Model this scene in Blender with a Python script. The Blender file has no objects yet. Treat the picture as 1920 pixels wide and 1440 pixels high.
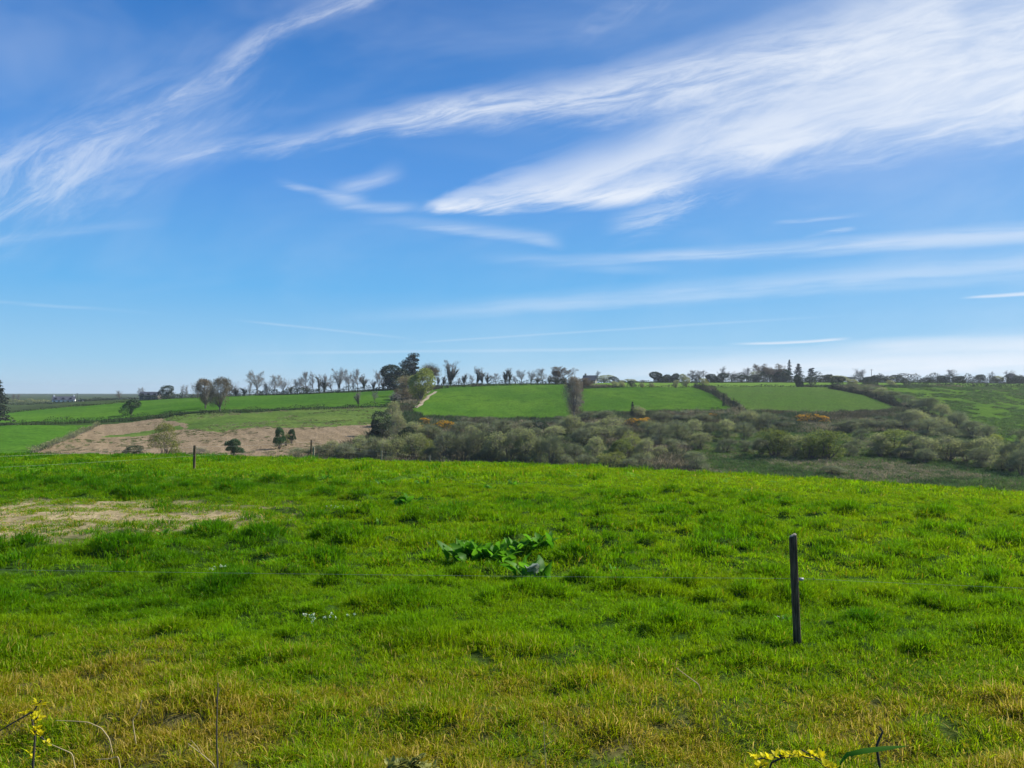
import bpy, math, random
import numpy as np
from mathutils import Vector
random.seed(7)
R = math.radians
C = bpy.context.scene.collection
F, HZ, H = 1442.0, 735.0, 2.2          # focal length in px of a 1920 wide picture, horizon row, eye height
SUN_AZ, SUN_EL = R(70), R(40)          # sun ahead and to the right

# ------------------------------------------------------------------ helpers
def pchip(xs, ys, xq):
    xs = np.asarray(xs, float); ys = np.asarray(ys, float); xq = np.clip(xq, xs[0], xs[-1])
    h = np.diff(xs); d = np.diff(ys) / h
    m = np.zeros_like(ys); m[0] = d[0]; m[-1] = d[-1]
    for i in range(1, len(xs) - 1):
        if d[i-1] * d[i] > 0:
            w1, w2 = 2*h[i] + h[i-1], h[i] + 2*h[i-1]
            m[i] = (w1 + w2) / (w1 / d[i-1] + w2 / d[i])
    k = np.clip(np.searchsorted(xs, xq) - 1, 0, len(h) - 1)
    t = (xq - xs[k]) / h[k]
    return ((1+2*t)*(1-t)**2*ys[k] + t*(1-t)**2*h[k]*m[k] + t*t*(3-2*t)*ys[k+1] + t*t*(t-1)*h[k]*m[k+1])

def hash2(i, j, s=0):
    i = np.asarray(i).astype(np.int64).astype(np.uint64); j = np.asarray(j).astype(np.int64).astype(np.uint64)
    with np.errstate(over='ignore'):
        h = i * np.uint64(0x9E3779B97F4A7C15) + j * np.uint64(0xC2B2AE3D27D4EB4F) + np.uint64((s * 7919 + 13) * 0x165667B19E3779 & 0xFFFFFFFFFFFFFFF)
        h ^= h >> np.uint64(29); h *= np.uint64(0xBF58476D1CE4E5B9); h ^= h >> np.uint64(32); h *= np.uint64(0x94D049BB133111EB); h ^= h >> np.uint64(31)
    return (h >> np.uint64(40)).astype(float) / float(1 << 24)

def vnoise(x, y, s=0):
    i, j = np.floor(x), np.floor(y); fx, fy = x - i, y - j
    fx = fx*fx*(3-2*fx); fy = fy*fy*(3-2*fy)
    a = hash2(i, j, s)*(1-fx) + hash2(i+1, j, s)*fx
    b = hash2(i, j+1, s)*(1-fx) + hash2(i+1, j+1, s)*fx
    return a*(1-fy) + b*fy

def fbm(x, y, s=0, o=3):
    v = 0; a = .5
    for k in range(o):
        v = v + a * vnoise(x * 2**k, y * 2**k, s + k * 17); a *= .5
    return v / (1 - .5**o)

def sst(a, b, x):
    t = np.clip((x - a) / (b - a), 0, 1); return t*t*(3-2*t)

def tussock(x, y):
    """0..1 height field of grass tussocks: lumps scattered over two cell sizes"""
    out = np.zeros_like(x); wxx = fbm(x*2.3, y*2.3, 77, 2) - .5; wyy = fbm(x*2.3 + 40, y*2.3, 78, 2) - .5; x, y = x + .30*wxx, y + .22*wyy
    for cell, prob, r0, r1, a0, a1, s in ((.46, .40, .10, .20, .35, .8, 1), (1.0, .42, .18, .36, .45, 1.0, 2)):
        ci, cj = np.floor(x / cell), np.floor(y / cell)
        for di in (-1, 0, 1):
            for dj in (-1, 0, 1):
                i, j = ci + di, cj + dj
                on = hash2(i, j, s) < prob
                px = (i + hash2(i, j, s + 10)) * cell; py = (j + hash2(i, j, s + 20)) * cell
                rr = r0 + (r1 - r0) * hash2(i, j, s + 30); am = a0 + (a1 - a0) * hash2(i, j, s + 40)
                d2 = ((x - px) / (rr * 1.35))**2 + ((y - py) / rr)**2
                out = np.maximum(out, np.where(on, am * np.exp(-d2 * 1.4), 0))
    return out

# ------------------------------------------------------------------ terrain height
COLS = [
 (-1500, 856, [(110,860),(180,796),(200,791),(300,769),(420,759),(600,752),(1000,745),(2600,738)]),
 (0,   856, [(110,860),(180,796),(200,791),(300,769),(420,759),(600,752),(1000,745),(2600,738)]),
 (200, 857, [(105,862),(150,822),(190,789),(280,760),(330,751),(420,752),(600,751),(1000,745),(2600,738)]),
 (400, 859, [(100,864),(150,806),(190,774),(290,746),(330,744),(500,752),(1000,745),(2600,738)]),
 (550, 863, [(97,872),(145,806),(190,771),(290,740),(330,738),(500,748),(1000,744),(2600,738)]),
 (700, 868, [(95,882),(140,815),(190,767),(290,732),(320,730),(500,742),(1000,742),(2600,738)]),
 (850, 872, [(95,888),(140,820),(180,790),(195,779),(300,724),(330,722),(500,732),(1000,738),(2600,738)]),
 (1000,876, [(95,892),(140,824),(180,796),(200,783),(300,720),(330,719),(500,728),(1000,736),(2600,738)]),
 (1200,886, [(98,895),(140,832),(180,790),(200,774),(290,728),(360,718),(420,716),(600,724),(1000,734),(2600,738)]),
 (1500,902, [(92,905),(120,858),(160,812),(200,772),(285,727),(360,718),(420,716),(600,724),(1000,734),(2600,738)]),
 (1700,913, [(88,914),(122,858),(170,800),(210,768),(285,727),(360,718),(420,716),(600,724),(1000,734),(2600,738)]),
 (1920,929, [(82,932),(120,868),(170,814),(225,772),(300,727),(360,720),(420,718),(600,724),(1000,734),(2600,738)]),
 (3400,945, [(80,948),(118,872),(170,812),(225,772),(300,727),(360,720),(420,718),(600,724),(1000,734),(2600,738)]),
]
LY = np.linspace(0, math.log(2601), 700)                 # table rows in log(1 + Y)
TU = np.linspace(-1.7, 1.7, 341)
def _table():
    YY = np.exp(LY) - 1
    cols = []
    for x, yc, pts in COLS:
        k = ((yc - HZ) / F)**2 / (4 * H); Yc = math.sqrt(H / k)
        ys = list(np.linspace(0, Yc * 1.12, 14)); hs = [H + k*q*q for q in ys]
        for Y, y in pts:
            ys.append(Y); hs.append((y - HZ) / F * Y)
        cols.append(pchip(ys, hs, YY))
    cols = np.array(cols); us = [(c[0] - 960) / F for c in COLS]
    return np.array([pchip(us, cols[:, r], TU) for r in range(len(YY))])
TAB = _table()
def ground(X, Y, micro=True):
    X = np.asarray(X, float); Y = np.asarray(Y, float)
    u = np.clip(X / np.maximum(Y, 8), -1.69, 1.69)
    ly = np.log1p(np.clip(Y, 0, 2599))
    a = ly / LY[1]; i = np.clip(a.astype(int), 0, len(LY) - 2); fa = a - i
    b = (u + 1.7) / (TU[1] - TU[0]); j = np.clip(b.astype(int), 0, len(TU) - 2); fb = b - j
    h = (TAB[i, j]*(1-fa)*(1-fb) + TAB[i+1, j]*fa*(1-fb) + TAB[i, j+1]*(1-fa)*fb + TAB[i+1, j+1]*fa*fb)
    z = H - h
    if micro:
        near = 1 - sst(55, 75, Y)
        z = z + near * (0.17*(1 - bare_patch(X, Y)) * tussock(X, Y) * TUSS(X, Y) + (.10 * (fbm(X*.45, Y*.6, 5) - .5) + .20 * (fbm(X*1.25, Y*1.9, 7, 2) - .5) * sst(.25, .6, fbm(X*.2, Y*.25, 33)) * (1 - .8*bare_patch(X, Y))) + .03 * (fbm(X*3, Y*3, 6) - .5))
        far = sst(75, 95, Y)
        z = z + far * (.35 * (fbm(X*.09, Y*.09, 8) - .5) + .12 * (fbm(X*.5, Y*.5, 9) - .5))
    return z
def bare_patch(X, Y):
    d = ((X + 10.3) / 5.6)**2 + ((Y - 13.9 - .10*(X + 9.6)) / 3.5)**2
    return 1 - sst(.35, 1.35, d + 1.5*(fbm(X*.55, Y*.9, 55) - .5) + .8*(fbm(X*1.8, Y*2.4, 56) - .5))
def TUSS(X, Y):
    return (.35 + .65 * sst(.36, .6, fbm(X*.22, Y*.3, 31))) * (.62 + .55*sst(6, 12, Y))
def gz(X, Y, micro=True): return float(ground(np.array([X]), np.array([Y]), micro)[0])
def wx(x, Y): return (x - 960) / F * Y
def wz(y, Y): return H + (HZ - y) / F * Y
_scan = np.concatenate([np.arange(72, 330, .25), np.arange(330, 700, 1.0)])
def depth_at(x, y, lo=78):
    """distance at which the far land lies on the sight line through photograph pixel (x, y)"""
    X = (x - 960) / F * _scan
    py = HZ + F * (H - ground(X, _scan, False)) / _scan
    ok = np.where((py <= y) & (_scan >= lo))[0]
    return float(_scan[ok[0]]) if len(ok) else 330.0
def near_depth(x, y):
    ys = np.arange(3, 70, .05); X = (x - 960) / F * ys
    py = HZ + F * (H - ground(X, ys, False)) / ys
    ok = np.where(py <= y)[0]
    return float(ys[ok[0]]) if len(ok) else 45.0

# ------------------------------------------------------------------ meshes
def mesh(name, V, faces, mat=None, attrs=None, smooth=False):
    """faces: list of (n, k) index arrays; attrs: name -> (domain, type, array)"""
    me = bpy.data.meshes.new(name)
    V = np.asarray(V, np.float32)
    faces = [np.asarray(f, np.int32) for f in faces if len(f)]
    me.vertices.add(len(V)); me.vertices.foreach_set('co', V.ravel())
    loops = np.concatenate([f.ravel() for f in faces]); tot = np.concatenate([np.full(len(f), f.shape[1], np.int32) for f in faces])
    start = np.concatenate([[0], np.cumsum(tot)[:-1]]).astype(np.int32)
    me.loops.add(len(loops)); me.loops.foreach_set('vertex_index', loops)
    me.polygons.add(len(tot)); me.polygons.foreach_set('loop_start', start)
    me.polygons.foreach_set('use_smooth', np.full(len(tot), smooth, bool))
    me.update(calc_edges=True)
    for n, (dom, typ, arr) in (attrs or {}).items():
        a = me.attributes.new(n, typ, dom)
        a.data.foreach_set({'FLOAT': 'value', 'FLOAT_VECTOR': 'vector', 'FLOAT_COLOR': 'color'}[typ], np.asarray(arr, np.float32).ravel())
    if mat: me.materials.append(mat)
    me.validate()
    return me

def obj(name, me, parent=None, loc=None):
    o = bpy.data.objects.new(name, me); C.objects.link(o)
    if parent: o.parent = parent
    if loc is not None: o.location = loc
    return o

def tag(o, label=None, cat=None, group=None, kind=None):
    if label: o['label'] = label
    if cat: o['category'] = cat
    if group: o['group'] = group
    if kind: o['kind'] = kind
    return o

def empty(name, loc=(0, 0, 0), rz=0, scale=(1, 1, 1)):
    o = bpy.data.objects.new(name, None); C.objects.link(o)
    o.location = loc; o.rotation_euler.z = rz; o.scale = scale; o.empty_display_size = .2
    return o

class Geo:
    """collects vertices and faces (with one float per vertex, 'var')"""
    def __init__(s): s.v, s.q, s.t, s.a, s.n = [], [], [], [], 0
    def add(s, V, q=None, t=None, var=0.5):
        V = np.asarray(V, float).reshape(-1, 3)
        if q is not None and len(q): s.q.append(np.asarray(q) + s.n)
        if t is not None and len(t): s.t.append(np.asarray(t) + s.n)
        s.v.append(V); s.a.append(np.broadcast_to(np.asarray(var, float), (len(V),))); s.n += len(V)
    def mesh(s, name, mat, smooth=False):
        fs = []
        if s.q: fs.append(np.concatenate(s.q))
        if s.t: fs.append(np.concatenate(s.t))
        return mesh(name, np.concatenate(s.v), fs, mat, {'var': ('POINT', 'FLOAT', np.concatenate(s.a))}, smooth)
    def frustums(s, P0, P1, R0, R1, n=4, var=.5, rng=None):
        P0, P1 = np.asarray(P0, float).reshape(-1, 3), np.asarray(P1, float).reshape(-1, 3)
        m = len(P0)
        R0 = np.broadcast_to(np.asarray(R0, float), (m,)); R1 = np.broadcast_to(np.asarray(R1, float), (m,))
        d = P1 - P0; d /= np.linalg.norm(d, axis=1, keepdims=True) + 1e-9
        ref = np.where(np.abs(d[:, 2:3]) > .9, [[1., 0, 0]], [[0, 0, 1.]])
        a = np.cross(d, ref); a /= np.linalg.norm(a, axis=1, keepdims=True); b = np.cross(d, a)
        V = np.zeros((m, 2*n, 3))
        for k in range(n):
            c, si = math.cos(2*math.pi*k/n), math.sin(2*math.pi*k/n)
            V[:, k] = P0 + (a*c + b*si) * R0[:, None]; V[:, n+k] = P1 + (a*c + b*si) * R1[:, None]
        base = np.arange(m)[:, None] * 2 * n
        q = np.concatenate([base + np.array([[k, (k+1) % n, n + (k+1) % n, n + k]]) for k in range(n)])
        vv = np.repeat(np.broadcast_to(np.asarray(var, float), (m,)), 2*n)
        s.add(V, q=q, var=vv)
    def slivers(s, P0, P1, r, var=.5):
        """thin three sided spikes"""
        P0, P1 = np.asarray(P0, float).reshape(-1, 3), np.asarray(P1, float).reshape(-1, 3); m = len(P0)
        d = P1 - P0; d /= np.linalg.norm(d, axis=1, keepdims=True) + 1e-9
        ref = np.where(np.abs(d[:, 2:3]) > .9, [[1., 0, 0]], [[0, 0, 1.]])
        a = np.cross(d, ref); a /= np.linalg.norm(a, axis=1, keepdims=True); b = np.cross(d, a)
        r = np.broadcast_to(np.asarray(r, float), (m,))[:, None]
        V = np.stack([P0 + a*r, P0 - a*r*.5 + b*r*.87, P0 - a*r*.5 - b*r*.87, P1], 1)
        base = np.arange(m)[:, None] * 4
        t = np.concatenate([base + np.array([f]) for f in ([0, 1, 3], [1, 2, 3], [2, 0, 3])])
        s.add(V, t=t, var=np.repeat(np.broadcast_to(np.asarray(var, float), (m,)), 4))
    def leaves(s, P, N, L, W, var=.5, rng=None):
        """diamond leaves: P centres, N long axis, L length, W width"""
        P = np.asarray(P, float); m = len(P); rng = rng or np.random.default_rng(1)
        N = N / (np.linalg.norm(N, axis=1, keepdims=True) + 1e-9)
        r = rng.normal(size=(m, 3)); a = np.cross(N, r); a /= np.linalg.norm(a, axis=1, keepdims=True) + 1e-9
        L = np.broadcast_to(np.asarray(L, float), (m,))[:, None]; W = np.broadcast_to(np.asarray(W, float), (m,))[:, None]
        V = np.stack([P - N*L/2, P + a*W/2, P + N*L/2, P - a*W/2], 1)
        s.add(V, q=np.arange(m)[:, None]*4 + np.array([[0, 1, 2, 3]]), var=np.repeat(np.broadcast_to(np.asarray(var, float), (m,)), 4))
    def box(s, x0, x1, y0, y1, z0, z1, var=.5):
        V = [(x, y, z) for z in (z0, z1) for y in (y0, y1) for x in (x0, x1)]
        s.add(V, q=[(0, 2, 3, 1), (4, 5, 7, 6), (0, 1, 5, 4), (2, 6, 7, 3), (0, 4, 6, 2), (1, 3, 7, 5)], var=var)
    def tube(s, pts, rad, n=6, var=.5):
        pts = np.asarray(pts, float); rad = np.broadcast_to(np.asarray(rad, float), (len(pts),))
        d = np.gradient(pts, axis=0); d /= np.linalg.norm(d, axis=1, keepdims=True) + 1e-9
        ref = np.array([0, 0, 1.]) if abs(d[0, 2]) < .8 else np.array([1., 0, 0])
        a = np.cross(d, ref); a /= np.linalg.norm(a, axis=1, keepdims=True) + 1e-9; b = np.cross(d, a)
        ang = np.linspace(0, 2*math.pi, n, endpoint=False)
        V = pts[:, None] + (a[:, None]*np.cos(ang)[None, :, None] + b[:, None]*np.sin(ang)[None, :, None]) * rad[:, None, None]
        m = len(pts); q = []
        for i in range(m-1):
            for k in range(n): q.append((i*n+k, i*n+(k+1) % n, (i+1)*n+(k+1) % n, (i+1)*n+k))
        V = V.reshape(-1, 3)
        t = [(len(V), (k+1) % n, k) for k in range(n)] + [(len(V)+1, (m-1)*n+k, (m-1)*n+(k+1) % n) for k in range(n)]
        s.add(np.concatenate([V, pts[:1], pts[-1:]]), q=q, t=t, var=var)

# ------------------------------------------------------------------ node helpers
class E:
    """a float socket with arithmetic"""
    def __init__(s, nt, k): s.nt, s.k = nt, k
    def op(s, o, *a):
        n = s.nt.nodes.new('ShaderNodeMath'); n.operation = o
        for i, x in enumerate((s,) + a):
            if isinstance(x, E): s.nt.links.new(x.k, n.inputs[i])
            else: n.inputs[i].default_value = float(x)
        return E(s.nt, n.outputs[0])
    def __add__(s, o): return s.op('ADD', o)
    __radd__ = __add__
    def __mul__(s, o): return s.op('MULTIPLY', o)
    __rmul__ = __mul__
    def __sub__(s, o): return s.op('SUBTRACT', o)
    def __rsub__(s, o): return s.op('MULTIPLY_ADD', -1.0, o)
    def __truediv__(s, o): return s.op('DIVIDE', o)
    def step(s, a, b):
        n = s.nt.nodes.new('ShaderNodeMapRange'); n.interpolation_type = 'SMOOTHSTEP'; n.clamp = True
        s.nt.links.new(s.k, n.inputs[0])
        for i, x in ((1, a), (2, b)):
            if isinstance(x, E): s.nt.links.new(x.k, n.inputs[i])
            else: n.inputs[i].default_value = x
        return E(s.nt, n.outputs[0])
def new_mat(name):
    m = bpy.data.materials.new(name); m.use_nodes = True; nt = m.node_tree; nt.nodes.clear()
    return m, nt, nt.nodes.new, nt.links.new
def rgb(c): return (c[0], c[1], c[2], 1)
def attr(nt, name, typ='GEOMETRY'):
    n = nt.nodes.new('ShaderNodeAttribute'); n.attribute_name = name; n.attribute_type = typ; return n
def mixc(nt, fac, a, b, mode='MIX'):
    n = nt.nodes.new('ShaderNodeMix'); n.data_type = 'RGBA'; n.blend_type = mode
    for sock, x in ((n.inputs[0], fac), (n.inputs[6], a), (n.inputs[7], b)):
        if isinstance(x, E): nt.links.new(x.k, sock)
        elif isinstance(x, bpy.types.NodeSocket): nt.links.new(x, sock)
        elif isinstance(x, (int, float)): sock.default_value = x
        else: sock.default_value = rgb(x)
    return n.outputs[2]
def noise(nt, vec, scale, detail=3, rough=.55, dist=0):
    n = nt.nodes.new('ShaderNodeTexNoise'); n.inputs['Scale'].default_value = scale
    n.inputs['Detail'].default_value = detail; n.inputs['Roughness'].default_value = rough; n.inputs['Distortion'].default_value = dist
    if vec is not None: nt.links.new(vec, n.inputs['Vector'])
    return E(nt, n.outputs['Fac'])
def thin_shader(nt, col, transl=.45, gloss=.04, rough=.5):
    """leaf like surface: diffuse reflection plus light coming through, and a little sheen"""
    new, link = nt.nodes.new, nt.links.new
    d = new('ShaderNodeBsdfDiffuse'); t = new('ShaderNodeBsdfTranslucent'); g = new('ShaderNodeBsdfGlossy')
    g.inputs['Roughness'].default_value = rough
    link(col, d.inputs[0]); link(col, t.inputs[0])
    a = new('ShaderNodeMixShader'); a.inputs[0].default_value = transl; link(d.outputs[0], a.inputs[1]); link(t.outputs[0], a.inputs[2])
    b = new('ShaderNodeMixShader'); b.inputs[0].default_value = gloss; link(a.outputs[0], b.inputs[1]); link(g.outputs[0], b.inputs[2])
    o = new('ShaderNodeOutputMaterial'); link(b.outputs[0], o.inputs[0])

def leaf_mat(name, c0, c1, transl=.35, gloss=.02):
    m, nt, new, link = new_mat(name)
    v = E(nt, attr(nt, 'var').outputs['Fac'])
    oi = new('ShaderNodeObjectInfo')
    col = mixc(nt, v, c0, c1)
    col = mixc(nt, 1.0, col, oi.outputs['Color'], 'MULTIPLY')
    thin_shader(nt, col, transl, gloss); return m
def solid_mat(name, c0, c1, scale=8, rough=.85, bump=.3, stretch=(1, 1, 1)):
    m, nt, new, link = new_mat(name)
    tc = new('ShaderNodeTexCoord'); mp = new('ShaderNodeMapping'); mp.inputs['Scale'].default_value = stretch
    link(tc.outputs['Object'], mp.inputs[0])
    n = noise(nt, mp.outputs[0], scale, 5, .6)
    p = new('ShaderNodeBsdfPrincipled'); p.inputs['Roughness'].default_value = rough; p.inputs['Specular IOR Level'].default_value = .2
    link(mixc(nt, n.step(.3, .7), c0, c1), p.inputs['Base Color'])
    if bump:
        b = new('ShaderNodeBump'); b.inputs['Strength'].default_value = bump; b.inputs['Distance'].default_value = .02
        link(n.k, b.inputs['Height']); link(b.outputs[0], p.inputs['Normal'])
    o = new('ShaderNodeOutputMaterial'); link(p.outputs[0], o.inputs[0]); return m
def land_mat(name, cols, scales=(.05, .4, 3.0), bump=.6, dist=.15, stretch=(1, 1, 1), stripes=None):
    """cols: three colours mixed by three noises of growing fineness, world space"""
    m, nt, new, link = new_mat(name)
    g = new('ShaderNodeNewGeometry'); mp = new('ShaderNodeMapping'); mp.inputs['Scale'].default_value = stretch
    link(g.outputs['Position'], mp.inputs[0])
    a = noise(nt, mp.outputs[0], scales[0], 4, .6, .4); b = noise(nt, mp.outputs[0], scales[1], 4, .65); c = noise(nt, mp.outputs[0], scales[2], 3, .7)
    col = mixc(nt, a.step(.38, .64), cols[0], cols[1])
    col = mixc(nt, b.step(.46, .7) * .8, col, cols[2])
    if stripes:
        ang, wid, amt = stripes
        sx = new('ShaderNodeSeparateXYZ'); link(g.outputs['Position'], sx.inputs[0])
        t = E(nt, sx.outputs[0]) * math.cos(ang) + E(nt, sx.outputs[1]) * math.sin(ang)
        w = (t * (2*math.pi/wid) + b * 3.0).op('SINE').step(-.6, .9)
        col = mixc(nt, w * amt, col, tuple(x*.55 for x in cols[0]))
    col = mixc(nt, 1.0, col, mixc(nt, c.step(.3, .72), (.62, .62, .62), (1.3, 1.3, 1.3)), 'MULTIPLY')
    d = new('ShaderNodeBsdfDiffuse'); d.inputs['Roughness'].default_value = .6; link(col, d.inputs[0])
    bp = new('ShaderNodeBump'); bp.inputs['Strength'].default_value = bump; bp.inputs['Distance'].default_value = dist
    link((c + b).k, bp.inputs['Height']); link(bp.outputs[0], d.inputs['Normal'])
    o = new('ShaderNodeOutputMaterial'); link(d.outputs[0], o.inputs[0]); return m

M = {}
M['twig'] = leaf_mat('grey_twigs', (.14, .125, .11), (.30, .27, .23), .0, .02)
M['twig_brown'] = leaf_mat('brown_twigs', (.09, .064, .045), (.20, .145, .095), .1, .02)
M['bark'] = solid_mat('bark', (.07, .06, .05), (.16, .14, .115), 6, .9, .5)
M['buds'] = leaf_mat('brown_buds', (.13, .10, .06), (.27, .215, .135), .4, .0)
M['ivy'] = leaf_mat('ivy_leaves', (.024, .038, .018), (.062, .088, .038), .25, .02)
M['evergreen'] = leaf_mat('evergreen_leaves', (.016, .034, .016), (.05, .085, .03), .2, .03)
M['conifer'] = leaf_mat('conifer_needles', (.014, .026, .018), (.04, .058, .035), .1, .02)
M['willow'] = leaf_mat('willow_leaves', (.14, .160, .066), (.44, .445, .18), .55, .01)
M['fresh'] = leaf_mat('fresh_leaves', (.17, .19, .035), (.38, .37, .09), .45, .02)
M['scrub'] = leaf_mat('scrub_twigs', (.18, .168, .135), (.50, .46, .37), .42, .0)
M['hedge'] = leaf_mat('hedge_leaves', (.014, .024, .010), (.042, .062, .022), .15, .02)
M['hedge_stem'] = leaf_mat('hedge_stems', (.022, .020, .015), (.06, .052, .036), .0, .0)
M['gorse'] = leaf_mat('gorse_green', (.022, .036, .014), (.06, .075, .03), .15, .0)
M['gorse_flower'] = leaf_mat('gorse_flowers', (.66, .34, .015), (.85, .52, .04), .35, .0)
M['dock'] = leaf_mat('dock_leaves', (.055, .19, .006), (.14, .36, .014), .6, .012)
M['pale'] = leaf_mat('pale_leaf', (.40, .46, .36), (.58, .62, .54), .3, .04)
M['yellow_leaf'] = leaf_mat('yellow_leaves', (.50, .46, .008), (.80, .68, .015), .5, .01)
M['straw'] = leaf_mat('dry_straw', (.34, .27, .13), (.55, .45, .24), .2, .02)
M['white_flower'] = leaf_mat('white_petals', (.50, .60, .38), (.68, .76, .56), .3, .0)
M['post'] = solid_mat('post_wood', (.024, .017, .011), (.15, .108, .066), 42, .9, 1.0, (1, 1, .09))
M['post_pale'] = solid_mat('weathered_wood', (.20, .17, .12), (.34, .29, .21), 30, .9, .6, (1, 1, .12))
M['insulator'] = solid_mat('insulator_plastic', (.30, .30, .29), (.42, .42, .40), 20, .4, 0)
M['wire'] = solid_mat('fence_wire', (.20, .20, .19), (.32, .32, .30), 30, .45, 0)
M['tape'] = solid_mat('fence_tape', (.45, .48, .38), (.6, .62, .52), 30, .6, 0)
M['render_white'] = solid_mat('white_render', (.82, .82, .80), (.90, .90, .88), 2, .9, .1)
M['slate'] = solid_mat('slate_roof', (.035, .040, .052), (.075, .082, .098), 4, .7, .3)
M['stone'] = solid_mat('barn_stone', (.16, .15, .13), (.28, .26, .23), 3, .95, .5)
M['glass'] = solid_mat('window_dark', (.02, .025, .03), (.05, .055, .06), 2, .1, 0)
M['dark_wood'] = solid_mat('pole_wood', (.04, .035, .03), (.08, .07, .06), 12, .9, .3, (1, 1, .1))

M['field'] = land_mat('grazed_field', ((.066, .155, .014), (.100, .198, .018), (.050, .122, .012)), (.03, .25, 2.2), .7, .12, (1, .55, 1), (.25, 7.0, .10))
M['field_pale'] = land_mat('short_field', ((.092, .168, .026), (.125, .198, .032), (.095, .148, .030)), (.03, .3, 2.5), .7, .12, (1, .5, 1), (-.35, 6.0, .10))
M['field_left'] = land_mat('lush_field', ((.055, .138, .014), (.078, .168, .017), (.040, .104, .013)), (.03, .25, 2.2), .6, .1, (.5, 1, 1))
M['strip'] = land_mat('bright_strip_field', ((.15, .26, .035), (.18, .29, .04), (.12, .22, .03)), (.03, .3, 2), .5, .1)
M['stubble'] = land_mat('stubble', ((.275, .205, .125), (.24, .18, .105), (.32, .245, .155)), (.06, .5, 3.0), 1.0, .2, (1, .6, 1), (.5, 3.2, .30))
M['regrowth'] = land_mat('patchy_regrowth', ((.095, .160, .030), (.130, .185, .042), (.060, .105, .025)), (.06, .16, 2.2), .9, .2, (.6, 1, 1))
M['valley'] = land_mat('rough_valley_ground', ((.060, .072, .030), (.050, .088, .028), (.10, .095, .050)), (.07, .45, 2.5), 1.0, .3)
M['marsh'] = land_mat('marsh_ground', ((.075, .135, .030), (.095, .14, .038), (.19, .17, .09)), (.06, .4, 2.5), 1.0, .3)
M['hill'] = land_mat('rough_hillside', ((.115, .215, .022), (.145, .25, .028), (.065, .125, .022)), (.05, .3, 2.0), .9, .3)
M['distant'] = land_mat('distant_land', ((.045, .065, .028), (.055, .085, .03), (.04, .05, .028)), (.008, .06, .6), .5, .5)
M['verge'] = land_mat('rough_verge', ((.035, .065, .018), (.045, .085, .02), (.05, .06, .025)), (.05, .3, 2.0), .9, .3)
M['track'] = land_mat('bare_track', ((.36, .30, .21), (.42, .35, .25), (.28, .24, .16)), (.2, 1.0, 5), .5, .05)

# ------------------------------------------------------------------ the land behind the meadow, cut into its fields
def in_poly(px, py, poly):
    inside = np.zeros(px.shape, bool); n = len(poly)
    for i in range(n):
        x0, y0 = poly[i]; x1, y1 = poly[(i+1) % n]
        c = (y0 > py) != (y1 > py)
        with np.errstate(divide='ignore', invalid='ignore'):
            xi = (x1 - x0) * (py - y0) / (y1 - y0 + 1e-12) + x0
        inside ^= c & (px < xi)
    return inside
def grid_faces(nr, nc):
    r, c = np.meshgrid(np.arange(nr-1), np.arange(nc-1), indexing='ij')
    a = (r*nc + c).ravel()
    return np.stack([a, a+1, a+nc+1, a+nc], 1)
us = np.concatenate([np.linspace(-1.65, -.86, 40), np.linspace(-.85, .85, 1150), np.linspace(.86, 1.65, 40)])
Yr = np.concatenate([np.arange(72, 335, 1.2), np.geomspace(336, 2500, 70)])
UU, YY = np.meshgrid(us, Yr)
XX = UU * YY; ZZ = ground(XX, YY); ZS = ground(XX, YY, False)
FV = np.stack([XX, YY, ZZ], 2).reshape(-1, 3)
FF = grid_faces(len(Yr), len(us))
cen = lambda a: a.reshape(-1)[FF].mean(1)
cX, cY, cZ = cen(XX), cen(YY), cen(ZS)
# ragged outlines: the boundary is pushed about by a noise that lives in the land itself
wob = (fbm(cX*.15, cY*.15, 40) - .5) * 2
cpx = 960 + F*cX/cY + wob*5; cpy = HZ + F*(H-cZ)/cY + wob*1.6
wob2 = (fbm(cX*.05, cY*.08, 41, 4) - .5) * 2
zone = np.zeros(len(FF), int)      # 0 valley
zone[cY > 296] = 9
zone[(cpx > 1290) & (cY < 160)] = 7
Z = [
 (8, [(1630,727),(2700,722),(2700,860),(1960,850),(1860,818),(1790,800),(1740,780),(1700,765)]),
 (1, [(-900,786),(-100,790),(33,793),(130,790),(200,786),(260,781),(340,772),(372,771),(470,767),(600,763),(742,760),(748,730),(700,733),(600,738),(480,741),(370,745),(265,750),(200,757),(120,763),(30,772),(-900,772)]),
 (2, [(-900,801),(0,798),(130,797),(186,795),(130,822),(60,848),(40,875),(-900,875)]),
 (3, [(50,866),(62,848),(130,822),(186,796),(260,789),(345,781),(372,778),(470,774),(600,769),(735,766),(715,800),(690,822),(640,838),(560,862),(520,876)]),
 (5, [(768,770),(800,735),(830,725),(930,721),(1066,718),(1074,730),(1075,786),(960,788),(800,784)]),
 (5, [(1080,775),(1090,728),(1200,725),(1302,724),(1335,737),(1362,752),(1380,771),(1180,775)]),
 (6, [(1342,735),(1330,726),(1440,724),(1560,726),(1620,738),(1695,766),(1640,772),(1560,774),(1400,774),(1372,755)]),
]
for k, poly in Z: zone[in_poly(cpx, cpy, poly) & (cY < 345)] = k
zone[in_poly(cpx + wob2*60, cpy + wob2*9, [(335,782),(372,778),(470,774),(600,769),(745,766),(715,790),(690,797),(560,799),(470,806),(420,812),(345,805)]) & (cY < 345)] = 4
zone[in_poly(cpx + wob2*40, cpy + wob2*8, [(180,818),(330,796),(345,806),(260,818)]) & (zone == 3)] = 4
zone[(cY > 300) & (cY < 362) & (cpx > 1085)] = 10
zone[(zone == 0) & (cY > 150) & (cpx < 750) & (cpy < 806)] = 11
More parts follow.
